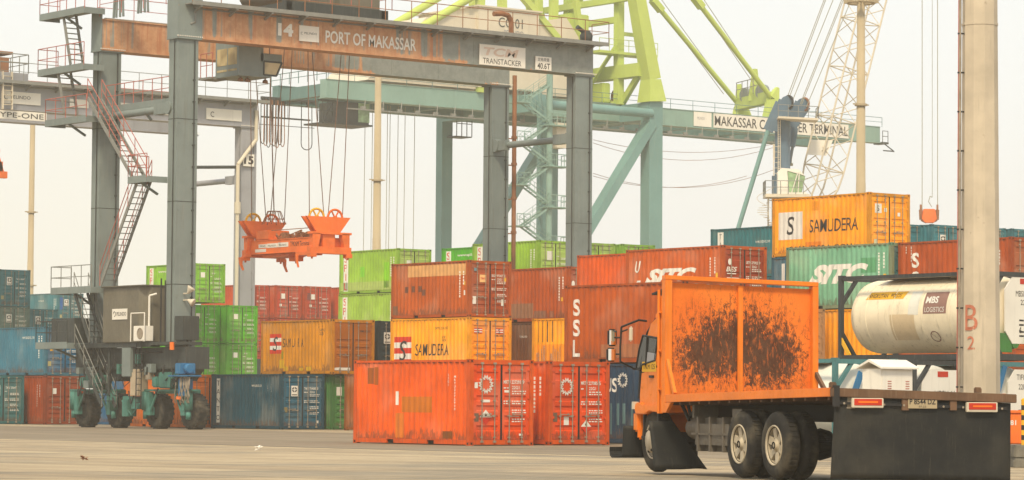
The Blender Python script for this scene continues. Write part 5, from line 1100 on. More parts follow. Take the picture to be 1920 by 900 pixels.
# ================================================================== mobile harbour crane
D_ = 240.0
u_ = RT.copy(); v_ = FW.copy(); O_ = P(1467, 400, D=D_); O_.z = 0
t = thing('mobile_harbour_crane', 'mobile harbour crane with a cream lattice boom and slate tower on the right', 'harbour crane', O_)
def h_(px, py, dd=0.): return P(px, py, D=D_ + dd) - O_
BG, CR = M['bluegrey'], M['cream']
a, c = h_(1467, 330), h_(1467, 215); b = MB(); b.box(-3.5, 3.5, -6, 6, 1, 3.2); b.box(-2, 2, -3, 3, 3.2, 9); b.tube((0, 0, 9), (0, 0, a.z), .85, 18); tb = b.build('chassis', BG, t)
b = MB(); b.tube((0, 0, a.z - 2), (0, 0, c.z), .62, 18); b.build('tower', BG, t)
b = MB()
for x, y in ((-3, -5), (3, -5), (-3, -2), (3, -2), (-3, 2), (3, 2), (-3, 5), (3, 5)): b.tube((x - .4, y, .9), (x + .4, y, .9), .9, 16)
b.build('wheels_row', M['tyre'], t)['kind'] = 'stuff'
for (x0, y0, x1, y1, dd) in ((1452, 240, 1475, 192, -.6), (1484, 235, 1505, 196, 1.2)):
    p_, e = h_(x0, y0, dd), h_(x1, y1, dd); b = MB(); b.taper(p_ - (e - p_) * .1, e, .35, .9, .35, 1.35, up=(0, 0, 1)); b.tube(e - v_ * .16, e + v_ * .16, .5, 18); b.build('sheave_head', BG, t)
    b = MB(); b.ring(e + u_ * .14 - v_ * .05, v_ * .6 + u_ * .8, .5, .1, 22); b.build('sheave', M['copper'] if dd > 0 else M['darkmetal'], t)
p_ = h_(1440, 222, -.6); e = h_(1440, 250, -.6); b = MB(); b.taper(h_(1466, 195, -.6), h_(1440, 245, -.6), .3, 1.1, .3, .8); b.build('back_plate', BG, t)
b = MB(); b.tube(h_(1440, 245, -.6), h_(1383, 432, -.6), .19, 10); b.build('back_strut', M['teal'], t)
b = MB(); b.tube(h_(1490, 240, 1.2), h_(1484, 275, 1.2), .3, 10); b.tube(h_(1488, 265, 1.2), h_(1480, 310, 1.2), .12, 8); b.build('front_strut', BG, t)
z = h_(1480, 222).z; b = MB(); p0, p1 = h_(1457, 222, -1), h_(1532, 226, -1); b.bar(p0, p1, 2.2, .16); d1 = b.build('platform', CR, t)
b = MB(); b.rail([p0 - v_, p1 - v_], 1.0, .9, .03); b.rail([p1 - v_, p1 + v_], 1.0, .9, .03); b.build('railing', M['rail'], d1)
b = MB()
for px in (1459, 1463): p_, e = h_(px, 355, -.9), h_(px, 225, -.9); b.tube(p_, e, .035, 5)
for k in range(30): p_, e = h_(1459, 355 - k * 4.3, -.9), h_(1463, 355 - k * 4.3, -.9); b.tube(p_, e, .02, 4)
b.bar(h_(1452, 300, -.9), h_(1452, 270, -.9), .06, .06); b.path([h_(1451, 330, -.9), h_(1450, 270, -.9)], .04, 5)
for k in range(6): b.tube(h_(1449, 275 + 10 * k, -.9), h_(1463, 275 + 10 * k, -.9), .02, 4)
b.build('ladder', CR, t)
p0, p1 = h_(1458, 362, -1.4), h_(1512, 318, -1.4)
xa, xb, za, zb = (p0.dot(u_)), (p1.dot(u_)), p0.z, p1.z; y0 = p0.dot(v_)
W3 = lambda x, y, z: u_ * x + v_ * y + ZD * z
b = MB(); b.prism([(xa, za), (xa + .9, za), (xa + .75, zb - .1), (xb - .5, zb - .35), (xb - .1, zb - .5), (xb - .6, zb + .02), (xa + .3, zb + .12), (xa, zb - .2)], lambda u, v: W3(u, y0, v), lambda u, v: W3(u, y0 + 1.8, v)); b.bar(W3(xa, y0 + .9, za), W3(xb, y0 + .9, za), 1.9, .12); cb = b.build('operator_cab', M['white'], t)
b = MB(); b.prism([(xa + .92, za + .08), (xb - .35, za + .08), (xb - .08, zb - .55), (xb - .5, zb - .38), (xa + .78, zb - .12)], lambda u, v: W3(u, y0 + .06, v), lambda u, v: W3(u, y0 + 1.7, v)); b.build('window', M['glassg'], cb)
b = MB(); b.path([W3(xa + 1.1, y0 - .02, za), W3(xa + 1.6, y0 - .02, zb - .2)], .05, 5); b.path([W3(xa + 1.6, y0, za), W3(xa + 1.7, y0, zb - .2)], .05, 5); b.build('window_frame', M['white'], cb)
pz = za - .12; b = MB(); b.bar(W3(xa - 1.0, y0 + .6, pz - .1), W3(xb + .2, y0 + .6, pz - .1), 2.4, .25); d2 = b.build('platform', CR, t)
b = MB(); b.rail([W3(xa - 1.0, y0 - .6, pz), W3(xb - .3, y0 - .6, pz)], 1.05, .6, .03); b.rail([W3(xa - 1.0, y0 - .6, pz), W3(xa - 1, y0 + 1.6, pz)], 1.05, .6, .03); b.build('railing', M['rail'], d2)
b = MB(); c = W3(xa - .7, y0 + .4, 0)                    # spiral stair
for k in range(40): a = k * .45; z = pz - .2 - k * .2; b.bar(c + ZD * z, c + V(math.cos(a), math.sin(a), 0) * .85 + ZD * z, .2, .04); 
b.path([c + V(math.cos(k * .45), math.sin(k * .45), 0) * .9 + ZD * (pz + .8 - k * .2) for k in range(40)], .025, 4); b.tube(c + ZD * (pz - 8.5), c + ZD * pz, .07, 6); b.build('spiral_stair', CR, t)
# lattice boom
bm0, bm1 = h_(1529, 362, 2), h_(1600, 75, 2); ax = (bm1 - bm0).normalized(); w0_ = (u_ - ax * u_.dot(ax)).normalized(); d0_ = ax.cross(w0_).normalized(); ca, sa = math.cos(R(34)), math.sin(R(34)); wv = w0_ * ca + d0_ * sa; dv = d0_ * ca - w0_ * sa
L = 34.; hw, hd = 1.25, 1.0; b = MB()
def bp(k, i, j):                                         # chord point at length k: corners i, j = -1, 1; the foot narrows
    s = min(1., .28 + max(0, k + 6.) / 10.5) if True else 1
    return bm0 + ax * k + wv * (i * hw * s) + dv * (j * hd * s) + wv * (.25 if k > 0 else 0)
ks = [-6 + 1.35 * n for n in range(31)]
for i in (-1, 1):
    for j in (-1, 1):
        for a, c in zip(ks, ks[1:]): b.tube(bp(a, i, j), bp(c, i, j), .085, 6)
for n, (a, c) in enumerate(zip(ks, ks[1:])):
    f = 1 if n % 2 else -1
    for j in (-1, 1): b.tube(bp(a, -f, j), bp(c, f, j), .042, 5)
    for i in (-1, 1): b.tube(bp(a, i, -f), bp(c, i, f), .038, 5)
    if n % 3 == 0:
        for j in (-1, 1): b.tube(bp(a, -1, j), bp(a, 1, j), .05, 5)
        for i in (-1, 1): b.tube(bp(a, i, -1), bp(a, i, 1), .05, 5)
bo = b.build('lattice_boom', CR, t)
b = MB(); q4 = [h_(px, py, .85) for px, py in ((1513, 290), (1549, 292), (1561, 263), (1521, 262))]; b.add(q4 + [p - dv * .05 for p in q4], [(0, 1, 2, 3), (7, 6, 5, 4), (0, 4, 5, 1), (1, 5, 6, 2), (2, 6, 7, 3), (3, 7, 4, 0)]); b.build('boom_panel', M['white'], t)
b = MB()
for (x0, y0_), (x1, y1) in (((1474, 188), (1545, 0)), ((1478, 188), (1548, 0)), ((1487, 186), (1562, 0)), ((1500, 196), (1578, 0)), ((1503, 196), (1581, 0)), ((1512, 200), (1596, 0))):
    p_, e = h_(x0, y0_), h_(x1, y1); b.tube(p_, e + (e - p_) * .25, .03, 4)
b.tube(h_(1487, 240, 1), h_(1484, 308, 1), .02, 4); b.tube(h_(1484, 306, 1), h_(1484, 311, 1), .12, 8)
tipz = P(1742, -60, D=D_)
b.build('rope', M['ropelt'], t)
b = MB(); bt = bp(ks[-1], 0, 0)
for px in (1729, 1758):
    e = h_(px, 400); b.tube(e, V(e.x, e.y, e.z + 22), .03, 5)
e = h_(1748, 370); b.tube(e, V(e.x, e.y, e.z + 22), .02, 4); b.path([h_(1747, 388), h_(1741, 378), h_(1744, 368), e], .03, 5)
b.build('hook_rope', M['ropelt'], t)
hk = P(1742, 405, D=D_); s = thing('crane_hook', 'orange red crane hook block hanging over the teal containers', 'crane hook', hk)
b = MB(); b.prism([(-.45, .55), (.45, .55), (.6, -.25), (.35, -.55), (-.35, -.55), (-.6, -.25)], lambda u, v: u_ * u + ZD * v - v_ * .25, lambda u, v: u_ * u + ZD * v + v_ * .25); b.build('hook_block', M['spr'], s, .04)
for i in (-1, 1):
    b = MB(); b.bar(u_ * (i * .66) + ZD * .5, u_ * (i * .62) - ZD * .3, .22, .2); b.bar(u_ * (i * .62) - ZD * .3, u_ * (i * .2) - ZD * .5, .2, .2); b.tube(u_ * (i * .66) + ZD * .45, u_ * (i * .66) + ZD * .9, .08, 8); b.build('rope_socket', M['copper'], s)

# ================================================================== lamp posts
def post(px, y0, y1, d, r0, r1, label, top=None):
    c = P(px, y1, D=d); s = thing('lamp_post', label, 'lamp post', (c.x, c.y, 0), 0, 'tall yard lamp posts'); zt = P(px, y0, D=d).z if y0 > 0 else 34.
    b = MB(); n = 12
    b.lathe([(r0, 0), (r0 + (r1 - r0) * .5, zt * .5), (r0 + (r1 - r0) * .5 - .012, zt * .5), (r1, zt), (0, zt)], (0, 0, 0), ZD, n); b.build('pole', M['pole'], s)
    for z in (zt * .42, zt * .66): b = MB(); b.tube((0, 0, z), (0, 0, z + .15), r0 * 1.06, 12); b.bar((-r0 * 1.8, 0, z + .1), (r0 * 1.8, 0, z + .1), .06, .1); b.build('clamp', M['pole'], s)
    return s, zt
s, zt = post(706, 112, 470, 262, .46, .27, 'tan lamp post rising behind the girder in the middle'); b = MB(); b.lathe([(.28, 0), (.3, .4), (.22, 1.0), (.0, 1.2)], (0, 0, zt), ZD, 10); b.build('lamp_head', M['white'], s)
post(57, 205, 505, 262, .34, .22, 'tan lamp post under the pale crane beam at the left')
s, zt = post(1614, 0, 360, 214, .42, .26, 'tan lamp post in front of the lattice boom')
zz = P(1614, 5, D=214).z
b = MB(); b.ring((0, 0, zz), ZD, .95, .1, 16)
for k in range(8): a = k * math.pi / 4; b.bar((0, 0, zz), (math.cos(a) * .95, math.sin(a) * .95, zz), .08, .08); b.box(math.cos(a) - .16, math.cos(a) + .16, math.sin(a) - .16, math.sin(a) + .16, zz - .05, zz + .22)
b.build('lamp_ring', M['pole'], s)
# the big concrete pole
c = P(1838, 730, D=72); PZ = 26.
s = thing('concrete_pole', 'thick pale concrete lamp pole with red letter and number behind the flatbed', 'pole', (c.x, c.y, 0))
b = MB(); n = 10; rb, rt = .478, .37; a0 = math.atan2(-FW.y, -FW.x) + .12
ring = lambda r, z: [(r * math.cos(a0 + 2 * math.pi * i / n), r * math.sin(a0 + 2 * math.pi * i / n), z) for i in range(n)]
zs = [(rb, 0), (rb - .0060 * 10.3, 10.3), (rb - .0060 * 10.3 + .012, 10.3), (rb - .0060 * 10.3 + .012, 10.36), (rb - .0060 * 10.36, 10.36), (rt - .05, PZ)]; vs_ = []
for r, z in zs: vs_ += ring(r, z)
b.add(vs_, [(k * n + i, k * n + (i + 1) % n, (k + 1) * n + (i + 1) % n, (k + 1) * n + i) for k in range(len(zs) - 1) for i in range(n)] + [tuple(range((len(zs) - 1) * n, len(zs) * n))])
b.build('pole', M['conc'], s)
sd = (-RT * .97 - FW * .25).normalized()
b = MB(); b.tube(sd * .55, sd * .44 + ZD * PZ, .035, 8); b.build('cable_conduit', M['steel'], s)
b = MB(); b.tube(sd * .60 + ZD * .3, sd * .52 + ZD * 14, .012, 5); b.build('earth_rod', M['redrail'], s)
for k in range(14): z = .8 + k * .93; b = MB(); b.bar(sd * (.62 - z * .006), sd * .3, .05, .035); [b.add([v + ZD * z for v in []], [])]; b.v = [(x, y, z_ + z) for x, y, z_ in b.v]; b.build('clamp', M['darkmetal'], s)
b = MB()
for (px0, px1, py0, py1, ch) in ((1797, 1818, 571, 619, 'B'), (1799, 1812, 630, 655, '2')):
    nrm = (-FW * .8 - RT * .6).normalized(); xd = ZD.cross(-nrm) * -1; xd = Vector((-nrm.y, nrm.x, 0)); 
    zb_ = P(px0, py1, D=71.6).z; zt_ = P(px0, py0, D=71.6).z
    vs2, fs2, x0, x1, y0, y1 = text_geo(ch, 0, 0.); wd = .34 if ch == 'B' else .2; o = MB()
    ang0 = math.atan2(nrm.y, nrm.x)
    for v in vs2:
        f = (v[0] - x0) / (x1 - x0) - .5; ang = ang0 + f * wd / .47; z = zb_ + (v[1] - y0) / (y1 - y0) * (zt_ - zb_)
        rr = rb - .006 * z + .004; o.v.append((math.cos(ang) * rr, math.sin(ang) * rr, z))
    b.add(o.v, fs2)
b.build('lettering', M['fadered'], s)

# ================================================================== tank containers
def tank_container(loc, label, fm, tm, detail=0):
    t = thing('tank_container', label, 'tank container', loc, 0, 'tank containers'); fm, tm = M[fm], M[tm]; e = .13
    b = MB()
    for x in (0, CW - e):
        for y in (0, CL - e): b.box(x, x + e, y, y + e, .12, CH - .12)
        b.box(x, x + e, e, CL - e, .03, .2); b.box(x + .02, x + e - .02, e, CL - e, CH - .14, CH - .03)
    for y in (0, CL - e): b.box(e, CW - e, y, y + e, .03, .2); b.box(e, CW - e, y, y + e, CH - .16, CH - .03)
    for x in (.1, CW - .1):
        s_ = 1 if x < 1 else -1
        for y in (.07, CL - .07): b.bar((x, y, 1.75), (x + s_ * .6, y, CH - .12), .1, .1); b.bar((x, y, .85), (x + s_ * .55, y, .15), .1, .1)
    b.build('frame', fm, t)
    for x in (0, CW - .162):
        for y in (0, CL - .178):
            for z in (0, CH - .118): b = MB(); b.box(x - .003, x + .165, y - .003, y + .181, z, z + .118); b.build('corner_casting', fm, t)
    r = 1.1; cz = 1.36; b = MB(); prof = [(0, .1), (.45, .12), (.75, .18), (.95, .28), (1.06, .42), (r, .62), (r, CL - .62), (1.06, CL - .42), (.95, CL - .28), (.75, CL - .18), (.45, CL - .12), (0, CL - .1)]
    b.lathe(prof, (CW / 2, 0, cz), YD, 48); sh = b.build('tank_shell', tm, t)
    b = MB()
    for y in (1.6, 2.7, 3.9, 5.0): b.lathe([(r, 0), (r + .008, .005), (r + .008, .03), (r, .035)], (CW / 2, y, cz), YD, 48)
    b.build('seam_band', tm, t)
    b = MB(); b.box(.5, CW - .5, 1., CL - 1.2, CH - .12, CH - .08); b.box(.8, 1.6, 1.2, 2.2, CH - .16, CH - .02); b.build('roof_walkway', M['steel'], t)
    b = MB(); b.tube((CW / 2, -.02 + .2, .5), (CW / 2, .02, .5), .14, 12); b.box(.5, 1.1, .05, .2, .25, .8); b.build('outlet_valve', M['green'], t)
    return t
def tank_text(t, s, u, ang, h, wd, mat='mark_k', name='lettering', fat=0., off=.012):
    """writing wrapped on the shell; u from the far left end, ang above the side centre line"""
    vs2, fs2, x0, x1, y0, y1 = text_geo(s, 0, fat); o = MB(); r = 1.1 + off
    for v in vs2:
        y = CL - u - (v[0] - x0) / (x1 - x0) * wd; a = ang + (v[1] - y0) / (y1 - y0) * h / r
        o.v.append((CW / 2 - r * math.cos(a), y, 1.36 + r * math.sin(a)))
    o.f = [list(f) for f in fs2]; o.m = [0] * len(fs2); o.sm = [False] * len(fs2)
    return o.build(name, M[mat], t)
def tank_patch(t, u, ang, wd, h, mat, name='panel', skew=0., off=.006):
    o = MB(); r = 1.1 + off; n = 6; vs_ = []
    for i in range(n + 1):
        a = ang + i / n * h / r
        for k in (0, 1): vs_.append((CW / 2 - r * math.cos(a), CL - u - k * wd - skew * i / n, 1.36 + r * math.sin(a)))
    o.add(vs_, [(2 * i, 2 * i + 1, 2 * i + 3, 2 * i + 2) for i in range(n)], 0, True); return o.build(name, M[mat] if isinstance(mat, str) else mat, t)
def end_plate(t, x0, x1, z0, z1, lines, mat='white', red=True, cut=.3):
    b = MB(); b.prism([(x0 + cut, z0), (x1, z0), (x1, z1), (x0 + cut, z1), (x0, z1 - cut * 1.2), (x0, z0 + cut * 1.2)], lambda u, v: (u, .015, v), lambda u, v: (u, .06, v)); p = b.build('end_plate', M[mat], t)
    b = MB()
    for s, x, z, h, wd in lines: add_text(b, s, (x, .014, z), XD, ZD, h, wd, .004)
    b.build('lettering', M['mark_k'], p)
    b = MB()
    for zz in (1.15, 1.02, .82, .7): small = [(x1 - 1.0 + k * .24, .2) for k in range(4)]; [b.add([(xx, .011, zz), (xx + l, .011, zz), (xx + l, .011, zz + .05), (xx, .011, zz + .05)], [(0, 1, 2, 3)]) for xx, l in small]
    b.build('data_lines', M['mark_k'], p)
    if red: b = MB(); plate(b, (x0 + .62, .012, z1 - .2), XD, ZD, .42, .16, .003); b.build('sticker', M['red'], p)
TX, TY = 64.2, 60.1
t = tank_container((TX, TY, Z(1)), 'cream tank container in a dark frame on the upper level, with a maroon sign', 'frame_dk', 'tank')
tank_patch(t, .95, .46, 1.55, .26, 'yellow', 'yellow_sticker', .12); tank_text(t, 'ANGKUTAN   POLOS', 1.05, .5, .14, 1.35, 'mark_k', off=.016)
tank_patch(t, 3.42, .02, .92, .68, 'maroon', 'sign_patch', -.03); tank_text(t, 'MBS', 3.48, .3, .22, .5, 'mark_w', fat=.03); tank_text(t, 'LOGISTICS', 3.48, .06, .15, .78, 'mark_w')
tank_patch(t, 2.05, -.72, 1.0, .82, 'repair', 'repair_plate'); tank_patch(t, 2.8, .0, .42, .75, 'tankw', 'notice_plate')
o = MB(); rr = 1.112
for k in range(20):
    a0, a1 = k * math.pi / 10, (k + 1) * math.pi / 10; f = lambda a, R_: (CW / 2 - rr * math.cos(-.62 + R_ * math.sin(a) / 1.1), CL - 3.75 - R_ * math.cos(a), 1.36 + rr * math.sin(-.62 + R_ * math.sin(a) / 1.1))
    o.add([f(a0, .19), f(a1, .19), f(a1, .16), f(a0, .16)], [(0, 1, 2, 3)])
o.add([(f(.75 * math.pi, .17)), f(.78 * math.pi, .17), f(1.75 * math.pi, .17), f(1.72 * math.pi, .17)], [(0, 1, 2, 3)]); o.build('warning_sign', M['maroon'], t)
b = MB(); b.prism([(5.55, .22), (5.95, .75), (5.95, .55), (5.7, .2)], lambda u, v: (.02, u, v), lambda u, v: (.06, u, v)); b.build('gusset', M['yellow'], t)
end_plate(t, .78, 2.36, .5, 2.42, [('MBSU 3153', 1.22, 1.86, .17, .8), ('22K2', 1.42, 1.62, .15, .45), ('4', 1.35, .8, .2, .1)])
b = MB(); plate(b, (1.6, .02, .25), XD, ZD, .6, .45, .2); b.build('valve_box', M['green'], t)
t = tank_container((TX, TY, 0), 'white tank container on the ground at the right edge with blue braces', 'frame_tl', 'tankw'); end_plate(t, .9, 2.32, .5, 2.35, [('TIFU 37652', 1.25, 2.05, .16, .95), ('22K2 L4BN', 1.33, 1.78, .15, .9), ('TIFU', 1.5, .55, .2, .6)], red=False)
b = MB(); b.bar((.15, .0, .9), (.75, .0, 2.45), .16, .05, up=(0, 1, 0)); b.build('brace', M['blue'], t)
t = tank_container((64.2 - .0, 66.6, 0), 'white tank container half hidden by the striped louvred cabinet, dark frame', 'frame_dk', 'tankw')
t.location = (61.45, 60.3, 0)
end_plate(t, .35, 2.25, .4, 2.3, [('MBSU 61', .85, 1.52, .2, .8), ('22K2', 1.2, 1.25, .16, .4)]); t['label'] = 'white tank container between the louvred cabinet and the concrete pole, dark frame'
t = tank_container((58.6, 60.5, 0), 'white tank container with a manhole and teal frame beside the truck headboard', 'frame_tl', 'tankw')
b = MB(); b.bar((.16, .0, .4), (1.0, .0, 2.2), .2, .05, up=(0, 1, 0)); b.build('brace', M['blue'], t)
b = MB(); a = .35; c = V(CW / 2 - 1.1 * math.cos(a), 1.6, 1.36 + 1.1 * math.sin(a)); nd = V(-math.cos(a), 0, math.sin(a)); b.tube(c - nd * .1, c + nd * .06, .34, 20); b.tube(c + nd * .06, c + nd * .1, .2, 16); b.build('manhole', M['cream'], t)

# ================================================================== louvred cabinet, bollard, plinth
c = P(1655, 690, D=70); s = thing('electrical_cabinet', 'small white louvred cabinet with a pitched roof behind the flatbed', 'cabinet', (49.75, 49.85, 0), 0)
cw, cdp = 1.02, .62
b = MB(); b.box(0, cw, 0, cdp, .25, 2.12); b.build('body', M['white'], s, .01)
b = MB(); b.box(-.06, cw + .06, -.06, cdp + .06, 0, .25); b.build('plinth', M['block'], s)
b = MB(); b.prism([(-.1, 2.12), (-.1, 2.16), (cdp / 2, 2.34), (cdp + .1, 2.16), (cdp + .1, 2.12), (cdp / 2, 2.28)], lambda u, v: (-.1, u, v), lambda u, v: (cw + .1, u, v)); b.build('roof', M['white'], s)
b = MB()
for x0 in (.2, .78):
    for k in range(16): b.box(x0, x0 + .12, -.012, .0, 1.0 + k * .055, 1.02 + k * .055)
b.build('louvre', M['redrail'], s)
b = MB(); b.box(.03, cw - .03, -.006, .0, .3, 2.08); b.build('door', M['white'], s)
c = P(1925, 880, D=60); gz = ground_z(c)
s = thing('striped_bollard', 'yellow and black banded bollard at the right edge of the photo', 'bollard', (c.x, c.y, .44 + gz), 0)
b = MB(); hb = .88; r = .105; c2 = c
nb = 9
for k in range(nb):
    b.tube((0, 0, hb * k / nb), (0, 0, hb * (k + 1) / nb), r, 20, mi=(k % 2), caps=False)
b.lathe([(r, hb), (r * .9, hb + .03), (0, hb + .05)], (0, 0, 0), ZD, 20, 0); b.build('post', [M['yellow'], M['mark_k']], s)
s['label'] = 'yellow and black banded bollard at the right edge of the photo'
s = thing('concrete_plinth', 'rough grey concrete block under the banded bollard', 'concrete block', (c.x, c.y, gz - .02), R(-38))
b = MB(); b.box(-.3, 3.0, -.3, 2.4, 0, .2); b.box(-.28, 3.0, -.26, 2.4, .2, .46); b.build('block', M['block'], s, .03)
c3 = c + FW * 1.6 + RT * .25
s = thing('hose_box', 'orange steel box with pale lettering behind the banded bollard', 'equipment box', (c3.x, c3.y, gz + .44), R(-38))
b = MB(); b.box(-.42, 1.2, -.3, .5, 0, .62); bx = b.build('box', M['spr'], s, .02)
b = MB(); b.box(-.45, 1.23, -.33, .53, .62, .68); b.build('lid', M['spr'], s, .01)
b = MB(); add_text(b, '81', (-.36, -.302, .38), XD, ZD, .1, .12, .004, 0, .02); b.build('lettering', M['mark_w'], bx)
for px, py, lab, m_, sc in ((485, 846, 'crumpled white scrap of litter on the paving', 'white', .16), (158, 866, 'brown scrap of litter low on the left of the paving', 'copper', .12)):
    c = P(px, py, Z=ground_z(P(px, py, Z=.05))); s = MB(); n = 14
    for k in range(n):
        a = random.random() * 6.28; p = V(math.cos(a) * sc * .7, math.sin(a) * sc * .7, random.random() * sc); e = V(random.uniform(-1, 1), random.uniform(-1, 1), .3) * sc * .7
        s.add([p * .3 + V(0, 0, .02), p, e + V(0, 0, sc * .4)], [(0, 1, 2)])
    o = s.build('litter', M[m_]); o.location = (c.x, c.y, ground_z(c) + .01); tag(o, lab, 'litter')

# ================================================================== the orange flatbed truck (local: x forwards, y to its left, left face at y = 0)
HEAD = R(70.68)
TO = Vector((29.725, 31.977, .2))
truck = thing('flatbed_truck', 'orange six wheeled flatbed truck with a scuffed tall headboard and dark mudflaps', 'truck', TO, HEAD)
hd, lfv = Vector((math.cos(HEAD), math.sin(HEAD), 0)), Vector((-math.sin(HEAD), math.cos(HEAD), 0))
def T(px, py, x=None, y=None):
    r = ray(px, py); o = Vector((0, 0, EYE)) - TO
    k = (x - o.dot(hd)) / r.dot(hd) if x is not None else (y - o.dot(lfv)) / r.dot(lfv)
    p = o + r * k; return V(p.dot(hd), p.dot(lfv), p.z)
OR, DK = M['truck'], M['darkmetal']
WID = 2.66
bedz = lambda x, y: 1.21 + (4.2 - x) * .0147 + y * .024          # the empty bed rides nose down and leans a little
def tilt(b): b.v = [(x, y, z + (4.2 - x) * .0147 + y * .024) for x, y, z in b.v]; return b
# wheels
WR = .485
def wheel(x, y_out, dual, front=False, side=1):
    w_ = thing_part('wheel', truck); s = -side
    prof = [(.25, .03), (.30, .012), (.36, .0), (.44, .012), (.472, .04), (WR, .07), (WR, .19), (.472, .215), (.44, .24), (.3, .24)]
    for k in range(2 if dual else 1):
        b = MB(); b.lathe(prof, (x, y_out + s * k * .28, WR), V(0, s, 0), 48)
        for m in range(40):
            a = m * 2 * math.pi / 40; c = V(x + (WR + .002) * math.cos(a), y_out + s * (k * .28 + .13), WR + (WR + .002) * math.sin(a)); b.bar(c - V(0, .055, 0), c + V(0, .055, 0), .035, .012, up=(math.cos(a), 0, math.sin(a)))
        b.build('tyre', M['tyre'], w_)
    b = MB(); c = V(x, y_out, WR); yd = V(0, s, 0)
    if front:
        b.lathe([(.27, .02), (.25, .04), (.25, .12), (.2, .1), (.19, -.0), (.155, -.045), (.0, -.05)], c, yd, 28); b.lathe([(.25, .035), (.285, .01), (.295, .03)], c, yd, 28)
        rim = b.build('rim', M['hub'], w_)
        h = MB()
        for k in range(8): a = k * math.pi / 4 + .2; p = c + V(math.cos(a) * .17, 0, math.sin(a) * .17) - yd * .03; h.tube(p - yd * .012, p + yd * .02, .023, 8)
        h.build('wheel_hole', M['void'], w_)
    else:
        b.lathe([(.295, .02), (.285, .0), (.262, .015), (.262, .12)], c, yd, 32)
        b.lathe([(.1, .11), (.1, .05), (.06, .03), (.06, .01), (.0, .008)], c, yd, 20)
        for k in range(6):
            a = k * math.pi / 3 + .35; d = V(math.cos(a), 0, math.sin(a)); e = V(-math.sin(a), 0, math.cos(a))
            pts = [c + d * .04 - e * .05 + yd * .055, c + d * .275 - e * .058 + yd * .035, c + d * .275 + e * .058 + yd * .035, c + d * .04 + e * .05 + yd * .055]
            b.add(pts + [p + yd * .06 for p in pts], [(0, 1, 2, 3), (7, 6, 5, 4), (0, 4, 5, 1), (1, 5, 6, 2), (2, 6, 7, 3), (3, 7, 4, 0)])
        b.build('rim', M['spoke'], w_)
        h = MB(); h.tube(c + yd * .125, c + yd * .17, .268, 28); h.ring(c + yd * .01, yd, .045, .012, 12); h.build('wheel_hub', M['void'], w_)
    return w_
for x in (0, 1.27):
    wheel(x, -.02, True); wheel(x, -WID + .02, True, side=-1)
    b = MB(); b.tube((x, -.4, WR), (x, -WID + .4, WR), .09, 10); b.lathe([(0, -.25), (.2, -.15), (.24, 0), (.2, .15), (0, .25)], (x, -WID / 2, WR), YD, 16); b.build('axle', DK, truck)
wheel(4.97, -.1, False, True); wheel(4.97, -WID + .1, False, True, -1)
b = MB(); b.tube((4.97, -.3, WR - .08), (4.97, -WID + .3, WR - .08), .07, 8); b.build('axle', DK, truck)
b = MB()
for y in (-.9, -1.76): b.box(-1.9, 5.3, y - .04, y + .04, .82, 1.06)
for x in (-1.8, -.7, .6, 2.2, 3.6, 4.8): b.box(x - .05, x + .05, -1.72, -.94, .84, 1.04)
for y in (-.72, -1.94):
    for k in range(5): b.box(-.5 + k * .08, 1.8 - k * .08, y - .045, y + .045, .52 + k * .03, .548 + k * .03)
b.build('chassis', DK, truck)
# bed
b = MB(); b.box(-2.03, 4.2, -WID + .06, -.06, 1.145, 1.2)
for k in range(16): x = -1.8 + k * .39; b.box(x - .03, x + .03, -WID + .06, -.06, 1.05, 1.145)
bed = tilt(b).build('bed', M['rustbrown'], truck)
for y0, y1 in ((-.055, .0), (-WID, -WID + .055)):
    b = MB(); b.box(-2.03, 4.3, y0, y1, 1.09, 1.212); tilt(b).build('side_rail', OR, truck, .006)
b = MB(); b.box(-2.15, -2.035, -2.76, .03, 1.085, 1.205); tilt(b).build('rear_beam', M['rustbrown'], truck, .008)
for y in (-.0, -2.2): b = MB(); b.box(-2.1, -2.02, y - .04, y + .04, 1.21, 1.27); b.tube((-2.06, y, 1.26), (-2.06, y, 1.285), .045, 10); tilt(b).build('stake', M['rustbrown'], truck)
b = MB(); b.box(-2.16, -2.1, -.06, .02, .95, 1.24); tilt(b).build('stake', DK, truck)
# headboard
HX = 4.22; zt = 3.0
b = MB(); b.box(HX + .0, HX + .045, -2.5, -.11, 1.22, zt - .04); tilt(b).build('headboard_panel', M['scuff'], truck)
b = MB(); b.box(HX - .1, HX + .06, -.11, .005, .93, zt - .001); b.box(HX - .1, HX + .06, -2.6, -2.5, 1.2, zt - .001); b.box(HX - .1, HX + .06, -2.6, .005, zt, zt + .07); b.box(HX - .045, HX - .002, -1.33, -1.245, 1.22, zt - .04)
hf = tilt(b).build('headboard_frame', OR, truck, .006)
b = MB(); b.prism([(HX - .1, 1.085), (HX - .34, 1.085), (HX - .12, .93), (HX - .1, .93)], lambda u, v: (u, .004, v), lambda u, v: (u, -.05, v)); tilt(b).build('bracket', OR, truck)
b = MB(); b.bar((HX - .1, -.03, 1.75), (HX - .42, -.03, 1.22), .05, .06); tilt(b).build('brace', OR, truck)
b = MB(); b.bar((HX - .1, -2.56, 1.62), (HX - .6, -2.56, 1.22), .05, .07); tilt(b).build('brace', M['rustbrown'], truck)
for y in (.02, -.03): b = MB(); b.tube((HX + .14, y, .92), (HX + .14, y, 2.85 if y > 0 else 2.75), .025, 8); [b.bar((HX + .06, y, z), (HX + .16, y, z), .03, .03) for z in (1.3, 1.9, 2.5)]; tilt(b).build('guard_pipe', OR, truck)
